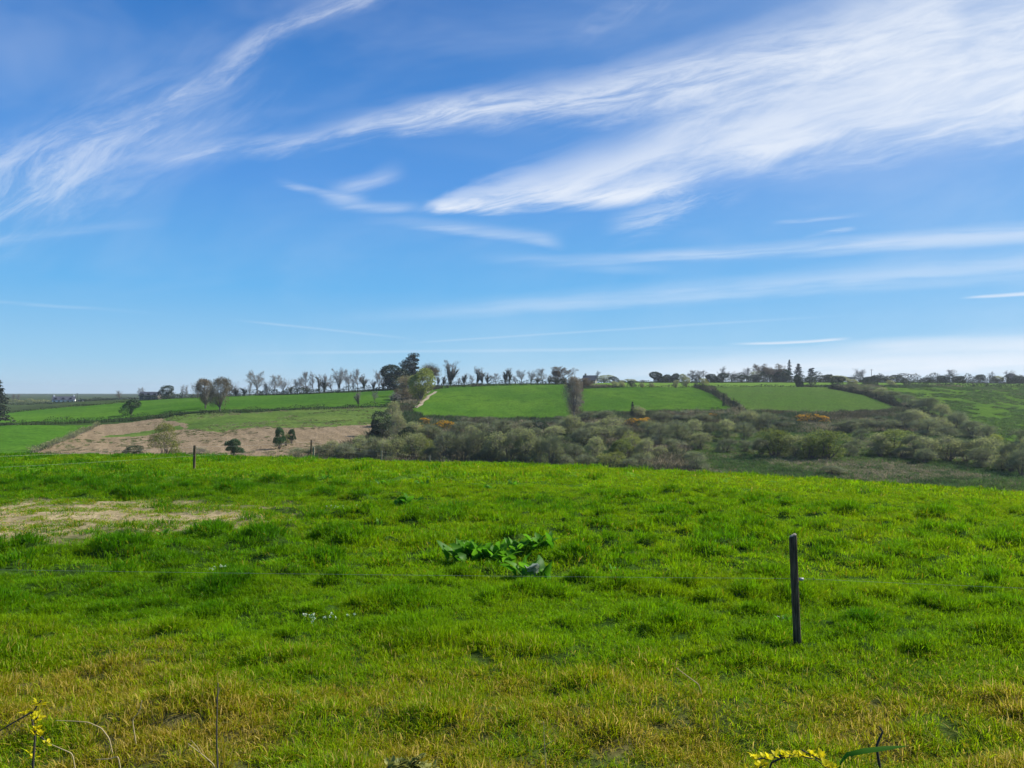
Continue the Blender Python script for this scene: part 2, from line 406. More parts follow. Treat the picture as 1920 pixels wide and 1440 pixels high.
NAMES = {0: ('valley_floor', 'valley', 'brown rough valley ground under the willow scrub'), 1: ('green_field', 'field_left', 'long green field on the rise before the barn, hedges on both edges'),
 2: ('lower_field', 'field_left', 'small dark green field below the long hedge, beside the stony hedge'), 3: ('stubble_field', 'stubble', 'sloping tan stubble field on the far side of the valley'),
 4: ('regrowth', 'regrowth', 'patchy green regrowth across the top of the stubble field'), 5: ('pasture', 'field', 'mid green pasture sloping up to the skyline trees'),
 6: ('short_pasture', 'field_pale', 'paler smooth pasture between two diagonal hedges'), 7: ('marsh', 'marsh', 'tufted olive marsh ground in front of the valley willows'),
 8: ('hillside', 'hill', 'rough green hillside speckled with rushes'), 9: ('far_land', 'distant', 'distant flat farmland reaching the horizon'),
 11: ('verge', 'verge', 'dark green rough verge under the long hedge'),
 10: ('ridge_field', 'strip', 'bright yellow green strip of field on the ridge')}
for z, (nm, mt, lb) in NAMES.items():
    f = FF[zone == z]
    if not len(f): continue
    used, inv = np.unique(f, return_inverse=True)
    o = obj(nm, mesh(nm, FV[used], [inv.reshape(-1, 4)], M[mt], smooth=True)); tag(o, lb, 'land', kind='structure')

# farm track running up beside the tree clump
tp = [(772,764),(783,755),(792,747),(803,739),(812,734)]
tw = [(wx(x, depth_at(x, y, 180)), depth_at(x, y, 180)) for x, y in tp]
ti = np.linspace(0, len(tw)-1, 60); tx = np.interp(ti, range(len(tw)), [p[0] for p in tw]); ty = np.interp(ti, range(len(tw)), [p[1] for p in tw])
V = []; f = []
for side in (-1.25, 1.25):
    b = len(V)
    for x, y in zip(tx, ty):
        for e in (-.55, .55):
            X = x + side + e + .25*math.sin(y*.3); V.append((X, y, gz(X, y) + .06))
    f += [(b+2*i, b+2*i+1, b+2*i+3, b+2*i+2) for i in range(59)]
tag(obj('farm_track', mesh('farm_track', V, [f], M['track'], smooth=True)), 'pale double wheel track climbing beside the tree clump', 'track', kind='structure')

# ------------------------------------------------------------------ the meadow
def dry_amount(X, Y):
    n = fbm(X*.55, Y*.75, 60); n2 = fbm(X*1.7, Y*2.0, 61)
    band = 1 - sst(5.2, 6.8, Y + 2.0*(n - .5) + .9*sst(-1.8, -3.5, X) * -1)
    return np.clip(band * (.25 + .75*sst(.42, .68, n2*.6 + n*.4)), 0, 1)
mu = np.concatenate([np.linspace(-1.65, -.87, 14), np.linspace(-.85, .85, 300), np.linspace(.87, 1.65, 14)])
mY = np.concatenate([np.linspace(-9, 1.6, 9), np.geomspace(2, 72, 420)])
U2, Y2 = np.meshgrid(mu, mY); X2 = U2*np.maximum(Y2, 8)
Z2 = ground(X2, Y2)
bp, dr, ts = bare_patch(X2, Y2), dry_amount(X2, Y2), tussock(X2, Y2)
g0 = np.array([.030, .062, .010]); g1 = np.array([.085, .075, .028]); g2 = np.array([.28, .225, .125])
pat = fbm(X2*2.2, Y2*2.6, 70)
gc = g0 + (g1 - g0)*np.clip(dr, 0, 1)[..., None]
fgreen = np.array([.095, .20, .016]) * (.75 + .5*fbm(X2*.4, Y2*.5, 71))[..., None]
gc = gc + (fgreen - gc)*sst(14, 34, Y2)[..., None]
gc = gc + (g2*(.7 + .6*pat)[..., None] - gc)*(bp*sst(.25, .6, pat + .25*bp))[..., None]
m, nt, new, link = new_mat('meadow_soil')
d = new('ShaderNodeBsdfDiffuse'); a = attr(nt, 'soil'); ge = new('ShaderNodeNewGeometry')
n1 = noise(nt, ge.outputs['Position'], 14, 4, .7)
link(mixc(nt, 1.0, a.outputs['Color'], mixc(nt, n1.step(.3, .7), (.6, .6, .6), (1.35, 1.35, 1.35)), 'MULTIPLY'), d.inputs[0])
b = new('ShaderNodeBump'); b.inputs['Strength'].default_value = .6; b.inputs['Distance'].default_value = .03; link(n1.k, b.inputs['Height']); link(b.outputs[0], d.inputs['Normal'])
o = new('ShaderNodeOutputMaterial'); link(d.outputs[0], o.inputs[0]); M['soil'] = m
me = mesh('meadow', np.stack([X2, Y2, Z2], 2).reshape(-1, 3), [grid_faces(len(mY), len(mu))], M['soil'],
          {'soil': ('POINT', 'FLOAT_VECTOR', gc.reshape(-1, 3))}, True)
tag(obj('meadow', me), 'near meadow ground falling away to a rounded crest', 'ground', kind='structure')

# grass: blades in tufts, tufts scattered over the meadow
m, nt, new, link = new_mat('grass_blades')
gcol = attr(nt, 'gcol', 'INSTANCER'); dry = E(nt, attr(nt, 'dry', 'INSTANCER').outputs['Fac']); bv = E(nt, attr(nt, 'bv').outputs['Fac']); bw = E(nt, attr(nt, 'bw').outputs['Fac'])
straw = mixc(nt, bw*bw*bw, (.36, .305, .008), (.48, .35, .10))
col = mixc(nt, bv.op('LESS_THAN', dry), gcol.outputs['Color'], straw)
cc = new('ShaderNodeCombineXYZ'); val = bw * .8 + .6
for i in range(3): link(val.k, cc.inputs[i])
thin_shader(nt, mixc(nt, 1.0, col, cc.outputs[0], 'MULTIPLY'), .55, .006, .45); M['grass'] = m

def tuft(seed, n, rad, h, w, lean):
    rng = np.random.default_rng(seed)
    r = rad*np.sqrt(rng.random(n)); th = rng.random(n)*6.283
    root = np.stack([r*np.cos(th), r*np.sin(th), np.full(n, -.012)], 1)
    hh = h*rng.uniform(.45, 1.15, n); az = th + rng.normal(0, 1.3, n); bend = np.abs(rng.normal(lean, lean*.6, n))
    dirv = np.stack([np.cos(az), np.sin(az), np.zeros(n)], 1); sa = rng.random(n)*6.283
    side = np.stack([np.cos(sa), np.sin(sa), np.zeros(n)], 1); ww = w*rng.uniform(.6, 1.3, n)
    V = []
    for t, k in ((0, .7), (.42, 1), (.76, .75)):
        p = root + np.array([0, 0, 1])*(hh*(t - .35*bend*t*t))[:, None] + dirv*(hh*bend*t*t)[:, None]
        V += [p - side*(ww*k/2)[:, None], p + side*(ww*k/2)[:, None]]
    V.append(root + np.array([0, 0, 1])*(hh*(1 - .45*bend))[:, None] + dirv*(hh*bend*1.05)[:, None])
    V = np.stack(V, 1).reshape(-1, 3); b = np.arange(n)[:, None]*7
    q = np.concatenate([b + np.array([[0, 1, 3, 2]]), b + np.array([[2, 3, 5, 4]])]); t3 = b + np.array([[4, 5, 6]])
    return mesh('grass_tuft', V, [q, t3], M['grass'], {'bv': ('POINT', 'FLOAT', np.repeat(rng.random(n), 7)), 'bw': ('POINT', 'FLOAT', np.repeat(rng.random(n), 7))})

def proto_collection(name, meshes):
    col = bpy.data.collections.new(name)
    for i, me in enumerate(meshes):
        o = bpy.data.objects.new('%s_%02d' % (name, i), me); col.objects.link(o)
    return col
def scatter(name, P, rot, scl, idx, gcol, dry, col):
    """one object whose points each carry a copy of a prototype of the collection"""
    n = len(P)
    me = bpy.data.meshes.new(name); me.vertices.add(n); me.vertices.foreach_set('co', np.asarray(P, np.float32).ravel())
    for an, typ, arr in (('rot', 'FLOAT_VECTOR', rot), ('scl', 'FLOAT_VECTOR', scl), ('gcol', 'FLOAT_VECTOR', gcol), ('dry', 'FLOAT', dry)):
        a = me.attributes.new(an, typ, 'POINT'); a.data.foreach_set('vector' if 'V' in typ else 'value', np.asarray(arr, np.float32).ravel())
    a = me.attributes.new('idx', 'INT', 'POINT'); a.data.foreach_set('value', np.asarray(idx, np.int32))
    o = obj(name, me)
    ng = bpy.data.node_groups.new(name, 'GeometryNodeTree')
    ng.interface.new_socket('Geometry', in_out='INPUT', socket_type='NodeSocketGeometry'); ng.interface.new_socket('Geometry', in_out='OUTPUT', socket_type='NodeSocketGeometry')
    N, L = ng.nodes.new, ng.links.new
    gi, go = N('NodeGroupInput'), N('NodeGroupOutput')
    ci = N('GeometryNodeCollectionInfo'); ci.inputs['Collection'].default_value = col; ci.inputs['Separate Children'].default_value = True; ci.inputs['Reset Children'].default_value = True
    ip = N('GeometryNodeInstanceOnPoints'); ip.inputs['Pick Instance'].default_value = True
    def na(nm, typ):
        x = N('GeometryNodeInputNamedAttribute'); x.data_type = typ; x.inputs['Name'].default_value = nm; return x.outputs['Attribute']
    L(gi.outputs[0], ip.inputs['Points']); L(ci.outputs[0], ip.inputs['Instance'])
    L(na('idx', 'INT'), ip.inputs['Instance Index']); L(na('rot', 'FLOAT_VECTOR'), ip.inputs['Rotation']); L(na('scl', 'FLOAT_VECTOR'), ip.inputs['Scale'])
    L(ip.outputs[0], go.inputs[0])
    md = o.modifiers.new('scatter', 'NODES'); md.node_group = ng
    return o

rng = np.random.default_rng(11)
tufts = proto_collection('grass_tuft', [tuft(s, 46, .085, .105, .0056, .6) for s in range(5)] + [tuft(20+s, 46, .16, .115, .0100, .6) for s in range(4)] + [tuft(40+s, 44, .34, .14, .024, .55) for s in range(4)])
def sample(y0, y1, dens, ulim=.78):
    n = int(dens * ulim * (y1*y1 - y0*y0))
    Y = np.sqrt(y0*y0 + rng.random(n)*(y1*y1 - y0*y0)); return rng.uniform(-ulim, ulim, n)*np.maximum(Y, 0), Y
parts = []
for y0, y1, dens, i0, ni in ((1.2, 4.0, 70, 0, 5), (4.0, 9.5, 190, 0, 5), (9.5, 22, 52, 5, 4), (22, 62, 13, 9, 4)):
    X, Y = sample(y0, y1, dens, .95 if y1 < 5 else .78)
    keep = rng.random(len(X)) > .56*bare_patch(X, Y)
    X, Y = X[keep], Y[keep]; n = len(X)
    parts.append((X, Y, np.full(n, i0) + rng.integers(0, ni, n)))
for y0, y1, dens, i0, ni in ((3.8, 9.5, 260, 0, 5), (9.5, 22, 60, 5, 4)):
    X, Y = sample(y0, y1, dens); keep = (tussock(X, Y)*TUSS(X, Y) > .22) & (bare_patch(X, Y) < .5); X, Y = X[keep], Y[keep]; n = len(X)
    parts.append((X, Y, np.full(n, i0) + rng.integers(0, ni, n)))
X = np.concatenate([p[0] for p in parts]); Y = np.concatenate([p[1] for p in parts]); idx = np.concatenate([p[2] for p in parts]); n = len(X)
ts = tussock(X, Y)*TUSS(X, Y); dr = dry_amount(X, Y); bpv = bare_patch(X, Y)
big = fbm(X*.25, Y*.3, 90); fine = fbm(X*1.3, Y*1.5, 91)
c_mid, c_lush, c_yel = np.array([.170, .325, .002]), np.array([.070, .205, .002]), np.array([.240, .335, .002])
lush = np.clip(sst(.15, .75, ts)*.7 + .45*sst(.5, .75, big)*(1 - sst(10, 25, Y)) + .5*sst(-.08, -.5, X/Y)*sst(6.5, 9, Y), 0, 1)
yel = np.clip(sst(.45, .72, fine)*.45 + .55*sst(14, 38, Y) + .2*sst(0, .4, X/Y) + .7*dr, 0, 1)*(1 - lush)
gcol = c_mid + (c_lush - c_mid)*lush[:, None]; gcol = gcol + (c_yel - gcol)*yel[:, None]
gcol = gcol + (np.array([.255, .270, .003]) - gcol)*(.65*dr*(1 - .7*lush))[:, None]
gcol *= (rng.uniform(.75, 1.25, n))[:, None]
sz = (.64 + .95*ts + .35*(fine - .5) - .32*bpv)*rng.uniform(.75, 1.25, n)
sz = np.maximum(sz, .3)
P = np.stack([X, Y, ground(X, Y)], 1)
rot = np.stack([rng.normal(0, .14, n), rng.normal(0, .14, n), rng.random(n)*6.283], 1)
scl = np.stack([.85 + .2*ts, .85 + .2*ts, sz], 1)
dryf = np.clip(.05 + .75*dr*rng.uniform(.4, 1.3, n) + .3*bpv, 0, .9)*(1 - .6*lush)
tag(scatter('grass', P, rot, scl, idx, gcol, dryf, tufts), 'green pasture grass with darker tussocks and straw yellow patches near by', 'grass', kind='stuff')

# ------------------------------------------------------------------ trees and bushes: kinds are built once, one metre wide and one metre high
def rot_about(d, ang, rng):
    d = d/np.linalg.norm(d); r = rng.normal(size=3); a = np.cross(d, r); a /= np.linalg.norm(a)
    return d*math.cos(ang) + a*math.sin(ang)
def grow(segs, p, d, L, r, lev, P, rng):
    n = P['n'][lev]; pts = [p]; q = p; rr = r
    for i in range(n):
        d = d + rng.normal(0, P['wob'][lev], 3) + np.array([0, 0, P['up'][lev]]); d /= np.linalg.norm(d)
        p2 = q + d*L/n; r2 = max(r*(1 - .75*(i+1)/n), r*.2)
        segs[lev].append((q, p2, rr, r2)); q, rr = p2, r2; pts.append(q)
    if lev + 1 >= len(P['n']): return
    k = P['kids'][lev]
    for j in range(k):
        t = P['t0'][lev] + (1 - P['t0'][lev])*(j + rng.random())/k
        x = t*n; i = min(int(x), n-1); b = pts[i] + (pts[i+1] - pts[i])*(x - i)
        dd = pts[i+1] - pts[i]
        grow(segs, b, rot_about(dd, P['ang'][lev]*rng.uniform(.6, 1.3), rng), L*P['ratio'][lev]*rng.uniform(.7, 1.2)*(1.15 - .5*t), max(r*(1 - .75*t)*.6, .006), lev+1, P, rng)
STYLE = {
 'round':  dict(n=[5,5,4,2,2], wob=[.06,.09,.12,.15,.15], up=[.05,.07,.05,.02,.0], kids=[12,8,5,3], t0=[.22,.18,.15,.1], ang=[.78,.68,.7,.75], ratio=[.85,.46,.5,.55]),
 'vase':   dict(n=[3,6,4,2,2], wob=[.06,.08,.11,.15,.15], up=[.05,.10,.07,.03,.01], kids=[9,9,5,3], t0=[.12,.15,.15,.1], ang=[.55,.62,.65,.7], ratio=[1.45,.38,.5,.55]),
 'narrow': dict(n=[7,4,3,2,2], wob=[.04,.10,.13,.15,.15], up=[.05,.15,.09,.05,.02], kids=[15,6,4,3], t0=[.16,.15,.15,.1], ang=[.5,.6,.7,.7], ratio=[.40,.48,.5,.55]),
}
def bare_tree(seed, style, ivy=0, twig='twig', leafy=None, nleaf=0):
    rng = np.random.default_rng(seed); P = STYLE[style]; segs = [[] for _ in range(5)]
    grow(segs, np.zeros(3), np.array([0, 0, 1.]), {'round': 4.4, 'vase': 2.6, 'narrow': 6.5}[style], .17, 0, P, rng)
    A = [np.array([[s[0], s[1]] for s in lv]) for lv in segs]; RR = [np.array([[s[2], s[3]] for s in lv]) for lv in segs]
    allp = np.concatenate([a.reshape(-1, 3) for a in A])
    zs = 1/np.percentile(allp[:, 2], 99.7); ws = .5/np.percentile(np.hypot(allp[:, 0], allp[:, 1]), 98)
    S = np.array([ws, ws, zs]); rk = (ws + zs)/2
    T, K = Geo(), Geo()
    for lv in range(5):
        g = T if lv < 2 else K
        a, r = A[lv]*S, RR[lv]*rk
        if lv < 3: g.frustums(a[:, 0], a[:, 1], r[:, 0], r[:, 1], 5 if lv == 0 else 4, rng.uniform(.2, .8, len(a)))
        else: g.frustums(a[:, 0], a[:, 1], np.clip(r[:, 0], .0013, .0025), np.clip(r[:, 1], .0009, .0018), 3, rng.uniform(.1, .9, len(a)))
    tips = A[4][:, 1]*S
    K.slivers(np.repeat(tips, 2, 0), np.repeat(tips, 2, 0) + rng.normal(0, .03, (len(tips)*2, 3)) + [0, 0, .015], .0012, rng.uniform(.2, 1, len(tips)*2))
    out = [('trunk', T.mesh('trunk', M['bark'])), ('crown', K.mesh('crown', M[twig]))]
    if leafy:
        G = Geo(); pick = rng.integers(0, len(tips), nleaf)
        G.leaves(tips[pick] + rng.normal(0, .022, (nleaf, 3)), rng.normal(size=(nleaf, 3)), rng.uniform(.018, .036, nleaf), rng.uniform(.010, .02, nleaf), rng.random(nleaf), rng)
        out.append(('leaves', G.mesh('leaves', M[leafy])))
    if ivy:
        G = Geo(); lim = np.concatenate([A[0], A[1]])*S; lim = lim[(lim[:, 0, 2] < ivy)]
        ln = np.linalg.norm(lim[:, 1] - lim[:, 0], axis=1); pr = ln/ln.sum(); N = 3400
        k = rng.choice(len(lim), N, p=pr); t = rng.random((N, 1)); c = lim[k, 0]*(1-t) + lim[k, 1]*t
        spread = .042*np.clip(1.15 - c[:, 2:3]/ivy, .12, 1)
        c = c + rng.normal(0, 1, (N, 3))*spread
        c = c[c[:, 2] > .02]
        G.leaves(c, rng.normal(size=(len(c), 3)), rng.uniform(.028, .055, len(c)), rng.uniform(.02, .04, len(c)), rng.random(len(c)), rng)
        out.append(('ivy', G.mesh('ivy', M['ivy'])))
    return out
def dome(seed, rng, nl):
    lob = []
    for i in range(nl):
        th = i*2.4 + rng.uniform(-.4, .4); rd = .30*math.sqrt((i + .3)/nl)
        lob.append((rd*math.cos(th), rd*math.sin(th), rng.uniform(.20, .74) - .45*rd, rng.uniform(.13, .30)))
    lob = np.array(lob); lob[:, 2:] /= (lob[:, 2] + lob[:, 3]).max(); k = .5/(np.hypot(lob[:, 0], lob[:, 1]) + lob[:, 3]).max(); lob[:, :2] *= k; lob[:, 3] *= (1 + k)/2*.97
    return lob
def bush(seed, kind, nl=8, nleaf=4200, ntwig=1500, fuzz=.05, lsize=.042, trunk_h=0):
    """broad bush: stems fanning from the base, twigs, and leaves in overlapping lobes"""
    rng = np.random.default_rng(seed); lob = dome(seed, rng, nl)
    if trunk_h:
        lob[:, 2] = .20 + trunk_h + (lob[:, 2] - lob[:, 2].min())*(.72 - trunk_h - .2)/np.ptp(lob[:, 2]); lob[:, 3] = np.clip(lob[:, 3], .2, .3); lob[:, 2] = np.minimum(lob[:, 2], 1.0 - lob[:, 3]*.95)
    T, K, G = Geo(), Geo(), Geo()
    def surf(n, lo=.55):
        k = rng.integers(0, nl, n); d = rng.normal(size=(n, 3)); d[:, 2] = d[:, 2] + .15 if trunk_h else np.abs(d[:, 2])*.9 + d[:, 2]*.1 - .1; d /= np.linalg.norm(d, axis=1, keepdims=True)
        r = lob[k, 3]*(lo + (1 - lo)*rng.random(n)**.5); p = lob[k, :3] + d*r[:, None]
        dm = np.min(np.linalg.norm((p[:, None] - lob[None, :, :3]), axis=2)/lob[None, :, 3] + (np.arange(nl)[None] == k[:, None])*9, axis=1)
        ok = (p[:, 2] > .03) & (dm > .62); return p[ok], d[ok], k[ok]
    base = rng.normal(0, .035, (nl*2, 3)); base[:, 2] = -.03
    if trunk_h:
        T.tube([(0, 0, -.05), (.01, .0, trunk_h*.5), (0, .01, trunk_h*1.1)], [.035, .028, .022], 6); base[:, :2] *= .3; base[:, 2] = trunk_h*.8
    for i in range(nl*2):
        L = lob[i % nl]; e = L[:3] + rng.normal(0, .06, 3)
        mid = base[i]*.5 + e*.5 + np.array([0, 0, -.03]) + rng.normal(0, .02, 3)
        T.frustums([base[i], mid], [mid, e], [.012, .009], [.009, .004], 4, .5)
    p, d, k = surf(ntwig)
    st = lob[k, :3]*.55 + p*.45 + rng.normal(0, .02, p.shape)
    K.slivers(st, p + d*rng.uniform(-.3, 1.0, (len(p), 1))*fuzz*1.4 + [0, 0, .012], rng.uniform(.0016, .0032, len(p)), rng.random(len(p)))
    out = [('stems', T.mesh('stems', M['bark'])), ('twigs', K.mesh('twigs', M['scrub']))]
    if nleaf:
        p, d, k = surf(nleaf); m = len(p)
        p = p + d*np.abs(rng.normal(0, fuzz*.5, (m, 1)))
        tone = np.clip(rng.uniform(.15, .85, m) + .25*(hash2(k, k*0, seed) - .5), 0, 1)
        G.leaves(p, d*.6 + rng.normal(size=(m, 3))*.8 + [0, 0, .3], lsize*rng.uniform(.6, 1.4, m), lsize*.5*rng.uniform(.6, 1.3, m), tone, rng)
        out.append(('crown', G.mesh('crown', M[kind])))
    return out
def conifer(seed, ragged=.3, layers=22, top=1.0, bare=.08):
    rng = np.random.default_rng(seed); T, G = Geo(), Geo()
    T.tube([(0, 0, -.03), (.005, 0, .5), (0, .004, .99)], [.022, .014, .003], 6)
    for i in range(layers):
        z = bare + (top - bare)*(i + rng.random()*.6)/layers; R0 = .5*(1 - z)**.8*rng.uniform(1 - ragged, 1) + .025
        nb = rng.integers(5, 9); a0 = rng.random()*6.28
        for j in range(nb):
            a = a0 + j*6.283/nb + rng.normal(0, .2); Rb = R0*rng.uniform(1 - ragged, 1.1)
            e = np.array([math.cos(a)*Rb, math.sin(a)*Rb, z - .12*Rb + .05*rng.normal()*ragged]); b = np.array([0, 0, z])
            T.frustums([b], [e], [.005], [.001], 3)
            n = int(16 + 60*Rb); t = rng.uniform(.12, 1, (n, 1)); p = b*(1-t) + e*t + rng.normal(0, .012, (n, 3)) - [0, 0, .008]
            G.leaves(p, (e - b)[None]*.8/(Rb + .01) + rng.normal(0, .55, (n, 3)) - [0, 0, .25], rng.uniform(.03, .06, n), rng.uniform(.012, .024, n), rng.random(n), rng)
    return [('trunk', T.mesh('trunk', M['bark'])), ('crown', G.mesh('crown', M['conifer']))]
def pine(seed, n=15, low=.32):
    rng = np.random.default_rng(seed); T, G = Geo(), Geo(); T.tube([(0, 0, -.03), (.02, .01, .5), (-.01, .02, .97)], [.03, .022, .006], 6)
    for i in range(n):
        z = low + (.97 - low)*(i/(n-1)); a = i*2.4 + rng.normal(0, .4); rr = rng.uniform(.05, .30)*(1.15 - .55*abs(z - .62)/.4)
        c = np.array([math.cos(a)*rr, math.sin(a)*rr, z]); sz = rng.uniform(.13, .24); m = 330
        T.frustums([(0, 0, z - .05)], [c - [0, 0, .02]], [.010], [.004], 4)
        d = rng.normal(size=(m, 3)); d /= np.linalg.norm(d, axis=1, keepdims=True); p = c + d*(sz*rng.random((m, 1))**.4)*[1, 1, .34]
        G.leaves(p, d + rng.normal(size=(m, 3)) + [0, 0, .6], rng.uniform(.03, .06, m), rng.uniform(.012, .025, m), rng.random(m), rng)
    return [('trunk', T.mesh('trunk', M['bark'])), ('crown', G.mesh('crown', M['conifer']))]
def gorse(seed):
    o = bush(seed, 'gorse', 9, 2600, 900, .03, .045); rng = np.random.default_rng(seed + 5); lob = dome(seed, np.random.default_rng(seed), 9)
    G = Geo(); n = 2600; k = rng.integers(0, 9, n); d = rng.normal(size=(n, 3)); d[:, 2] = np.abs(d[:, 2]) + .15; d /= np.linalg.norm(d, axis=1, keepdims=True)
    p = lob[k, :3] + d*lob[k, 3:4]*rng.uniform(.95, 1.12, (n, 1)); keep = (fbm(p[:, 0]*7 + 9, p[:, 1]*7 + p[:, 2]*5, seed) > .45) & (p[:, 2] > .14); p, d = p[keep], d[keep]; n = len(p)
    G.leaves(p, rng.normal(size=(n, 3)), rng.uniform(.025, .05, n), rng.uniform(.02, .035, n), rng.random(n), rng)
    return o[:2] + [('crown', o[2][1]), ('blossom', G.mesh('blossom', M['gorse_flower']))]

PROTO = {
 'bare':    [bare_tree(1, 'round'), bare_tree(2, 'round'), bare_tree(4, 'vase'), bare_tree(5, 'vase')],
 'slim':    [bare_tree(6, 'narrow'), bare_tree(7, 'narrow'), bare_tree(8, 'narrow')],
 'ivied':   [bare_tree(19, 'round', .62), bare_tree(10, 'narrow', .85), bare_tree(12, 'vase', .62), bare_tree(13, 'round', .8)],
 'budding': [bare_tree(14, 'round', 0, 'twig_brown', 'buds', 4200), bare_tree(15, 'vase', .3, 'twig_brown', 'buds', 3600), bare_tree(16, 'round', .3, 'twig_brown', 'buds', 3600)],
 'fresh_tree': [bare_tree(17, 'vase', 0, 'twig_brown', 'fresh', 9000), bare_tree(18, 'round', .35, 'twig_brown', 'fresh', 6000)],
 'evergreen': [bush(30, 'evergreen', 9, 9500, 500, .03, .06, .04), bush(31, 'evergreen', 7, 9000, 500, .03, .06, .06), bush(32, 'evergreen', 8, 5200, 600, .045, .05, .05)],
 'young':   [bush(33, 'willow', 7, 3600, 900, .05, .05, .07), bush(34, 'evergreen', 6, 3800, 700, .05, .055, .08)],
 'conifer': [conifer(40), conifer(41, .5, 15), conifer(42, .55, 12, 1.0, .3)],
 'pine':    [pine(80), pine(81, 11, .45)],
 'willow':  [bush(50, 'willow', 9, 4600, 1700, .07, .038), bush(51, 'willow', 12, 5000, 1600, .05, .038), bush(52, 'willow', 7, 3900, 1900, .11, .038), bush(53, 'willow', 14, 5000, 1600, .05, .038)],
 'fresh':   [bush(55, 'fresh', 8, 4800, 1200, .08, .036), bush(56, 'fresh', 12, 4800, 1100, .06, .036)],
 'dense':   [bush(58, 'fresh', 13, 9500, 500, .05, .036)],
 'broad':   [bush(90, 'buds', 11, 6500, 3000, .06, .034, .14)],
 'holly':   [bush(91, 'evergreen', 10, 9000, 300, .04, .055)],
 'leafing': [bush(57, 'fresh', 11, 9500, 300, .05, .046, .05)],
 'scrub':   [bush(60, 'willow', 9, 2000, 3600, .13, .030), bush(61, 'willow', 12, 1500, 4000, .10, .030), bush(62, 'willow', 8, 1700, 3600, .15, .030), bush(63, 'willow', 6, 300, 3600, .20, .030)],
 'gorse':   [gorse(70), gorse(71)],
}
USED = {}
def plant(kind, v, name, loc, w, h, rz, color, label, cat, group):
    """the first of a kind carries the meshes; every later one is a copy of the thing and of its parts"""
    parts = PROTO[kind][v % len(PROTO[kind])]; key = (kind, v % len(PROTO[kind]))
    jit = random.uniform(.85, 1.15); col = (color[0]*jit, color[1]*jit, color[2]*jit, 1)
    if key not in USED:
        root = empty(name); kids = [obj(pn, me, root) for pn, me in parts]; USED[key] = (root, kids)
    else:
        r0, k0 = USED[key]; root = r0.copy(); root.name = name; C.objects.link(root); kids = []
        for k in k0:
            c = k.copy(); C.objects.link(c); c.parent = root; kids.append(c)
    root.location = loc; root.rotation_euler = (0, 0, rz); root.scale = (w, w, h)
    for k in kids: k.color = col if k.name.split('.')[0] not in ('trunk', 'stems') else (1, 1, 1, 1)
    for k in list(root.keys()): del root[k]
    return tag(root, label, cat, group)
ORD = 'first second third fourth fifth sixth seventh eighth ninth tenth eleventh twelfth thirteenth fourteenth fifteenth sixteenth seventeenth eighteenth nineteenth twentieth'.split()
ORD += ['twenty ' + o for o in ORD[:9]]
def stand(rows, group, where):
    """rows: (x, top y, width in photograph pixels, distance or base row, kind, variant, name, look, tint)
    where: words that say where the stand is; alike ones are told apart by counting along the stand from its near end"""
    rows = sorted(rows, key=lambda r: r[0]); seen = {}; total = {}
    for r in rows: total[r[7]] = total.get(r[7], 0) + 1
    for x, yt, w, D, kind, v, name, look, tint in rows:
        Y = depth_at(x, -D) if D < 0 else D
        X = wx(x, Y); zg = gz(X, Y); h = max(wz(yt, Y) - zg, .8); W = w/F*Y*(1.25 if kind in ('bare', 'slim', 'ivied', 'budding', 'young', 'evergreen') and Y > 240 else 1)*(1.2 if Y > 350 else 1)
        seen[look] = seen.get(look, 0) + 1
        lab = (look + ' ' + where[0]) if total[look] == 1 else '%s, %s %s' % (look, ORD[seen[look]-1], where[1])
        plant(kind, v, name, (X, Y, zg - .05), W, h, random.random()*6.28, tint, lab, 'bush' if 'bush' in name or 'shrub' in name else 'tree', group)

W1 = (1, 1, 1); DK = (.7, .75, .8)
def T(x, yt, w, D, kind, v, look, tint=W1, name=None):
    name = name or {'bare': 'bare_tree', 'slim': 'slender_tree', 'ivied': 'ivy_clad_tree', 'budding': 'budding_tree', 'fresh_tree': 'leafing_tree', 'evergreen': 'evergreen_tree', 'young': 'young_tree', 'conifer': 'conifer_tree', 'pine': 'pine_tree', 'willow': 'willow_bush', 'fresh': 'leafy_bush', 'scrub': 'scrub_bush', 'gorse': 'gorse_bush', 'dense': 'willow_bush', 'broad': 'broad_tree', 'holly': 'dark_bush'}[kind]
    return (x, yt, w, D, kind, v, name, look, tint)
# trees near the barn and the two big ones in the field
stand([
 T(-4, 710, 72, 190, 'conifer', 0, 'dark tall conifer cut by the picture edge'),
 T(25, 739, 10, 560, 'slim', 0, 'faint thin tree far off beside the tall conifer'), T(33, 738, 9, 570, 'slim', 1, 'faint thin tree far off, a little clear of the tall conifer'),
 T(225, 732, 14, 330, 'slim', 2, 'small bare tree on the hedge between house and barn'),
 T(265, 726, 12, 325, 'bare', 0, 'small bare tree at the near end of the barn'),
 T(312, 721, 27, 312, 'evergreen', 2, 'dark pointed evergreen against the end of the barn', DK),
 T(323, 727, 14, 330, 'bare', 1, 'bare tree behind the dark evergreen by the barn'),
 T(341, 721, 9, 330, 'slim', 1, 'thin bare tree after the barn evergreen'), T(348, 722, 9, 332, 'slim', 2, 'thin bare tree after the barn evergreen'),
 T(385, 706, 48, -766, 'broad', 0, 'broad brown tree standing in the hedge'),
 T(412, 703, 48, -771, 'broad', 0, 'tallest broad brown tree rising from the long hedge', (.9, .95, .95)),
 T(371, 716, 20, 300, 'bare', 2, 'grey bare tree behind the broad brown trees'),
 T(430, 713, 22, 300, 'bare', 3, 'grey bare tree behind the broad brown trees'),
 T(246, 747, 40, -778, 'young', 1, 'round dark green tree standing in the long hedge', (.9, 1.1, .9)),
 T(672, 734, 24, -759, 'ivied', 2, 'small ivied tree standing in the far part of the long hedge'),
 T(702, 732, 15, -757, 'bare', 0, 'small bare tree by the ivied hedge tree'),
], 'trees round the barn and along the long hedge', ('', 'counted from the white house'))
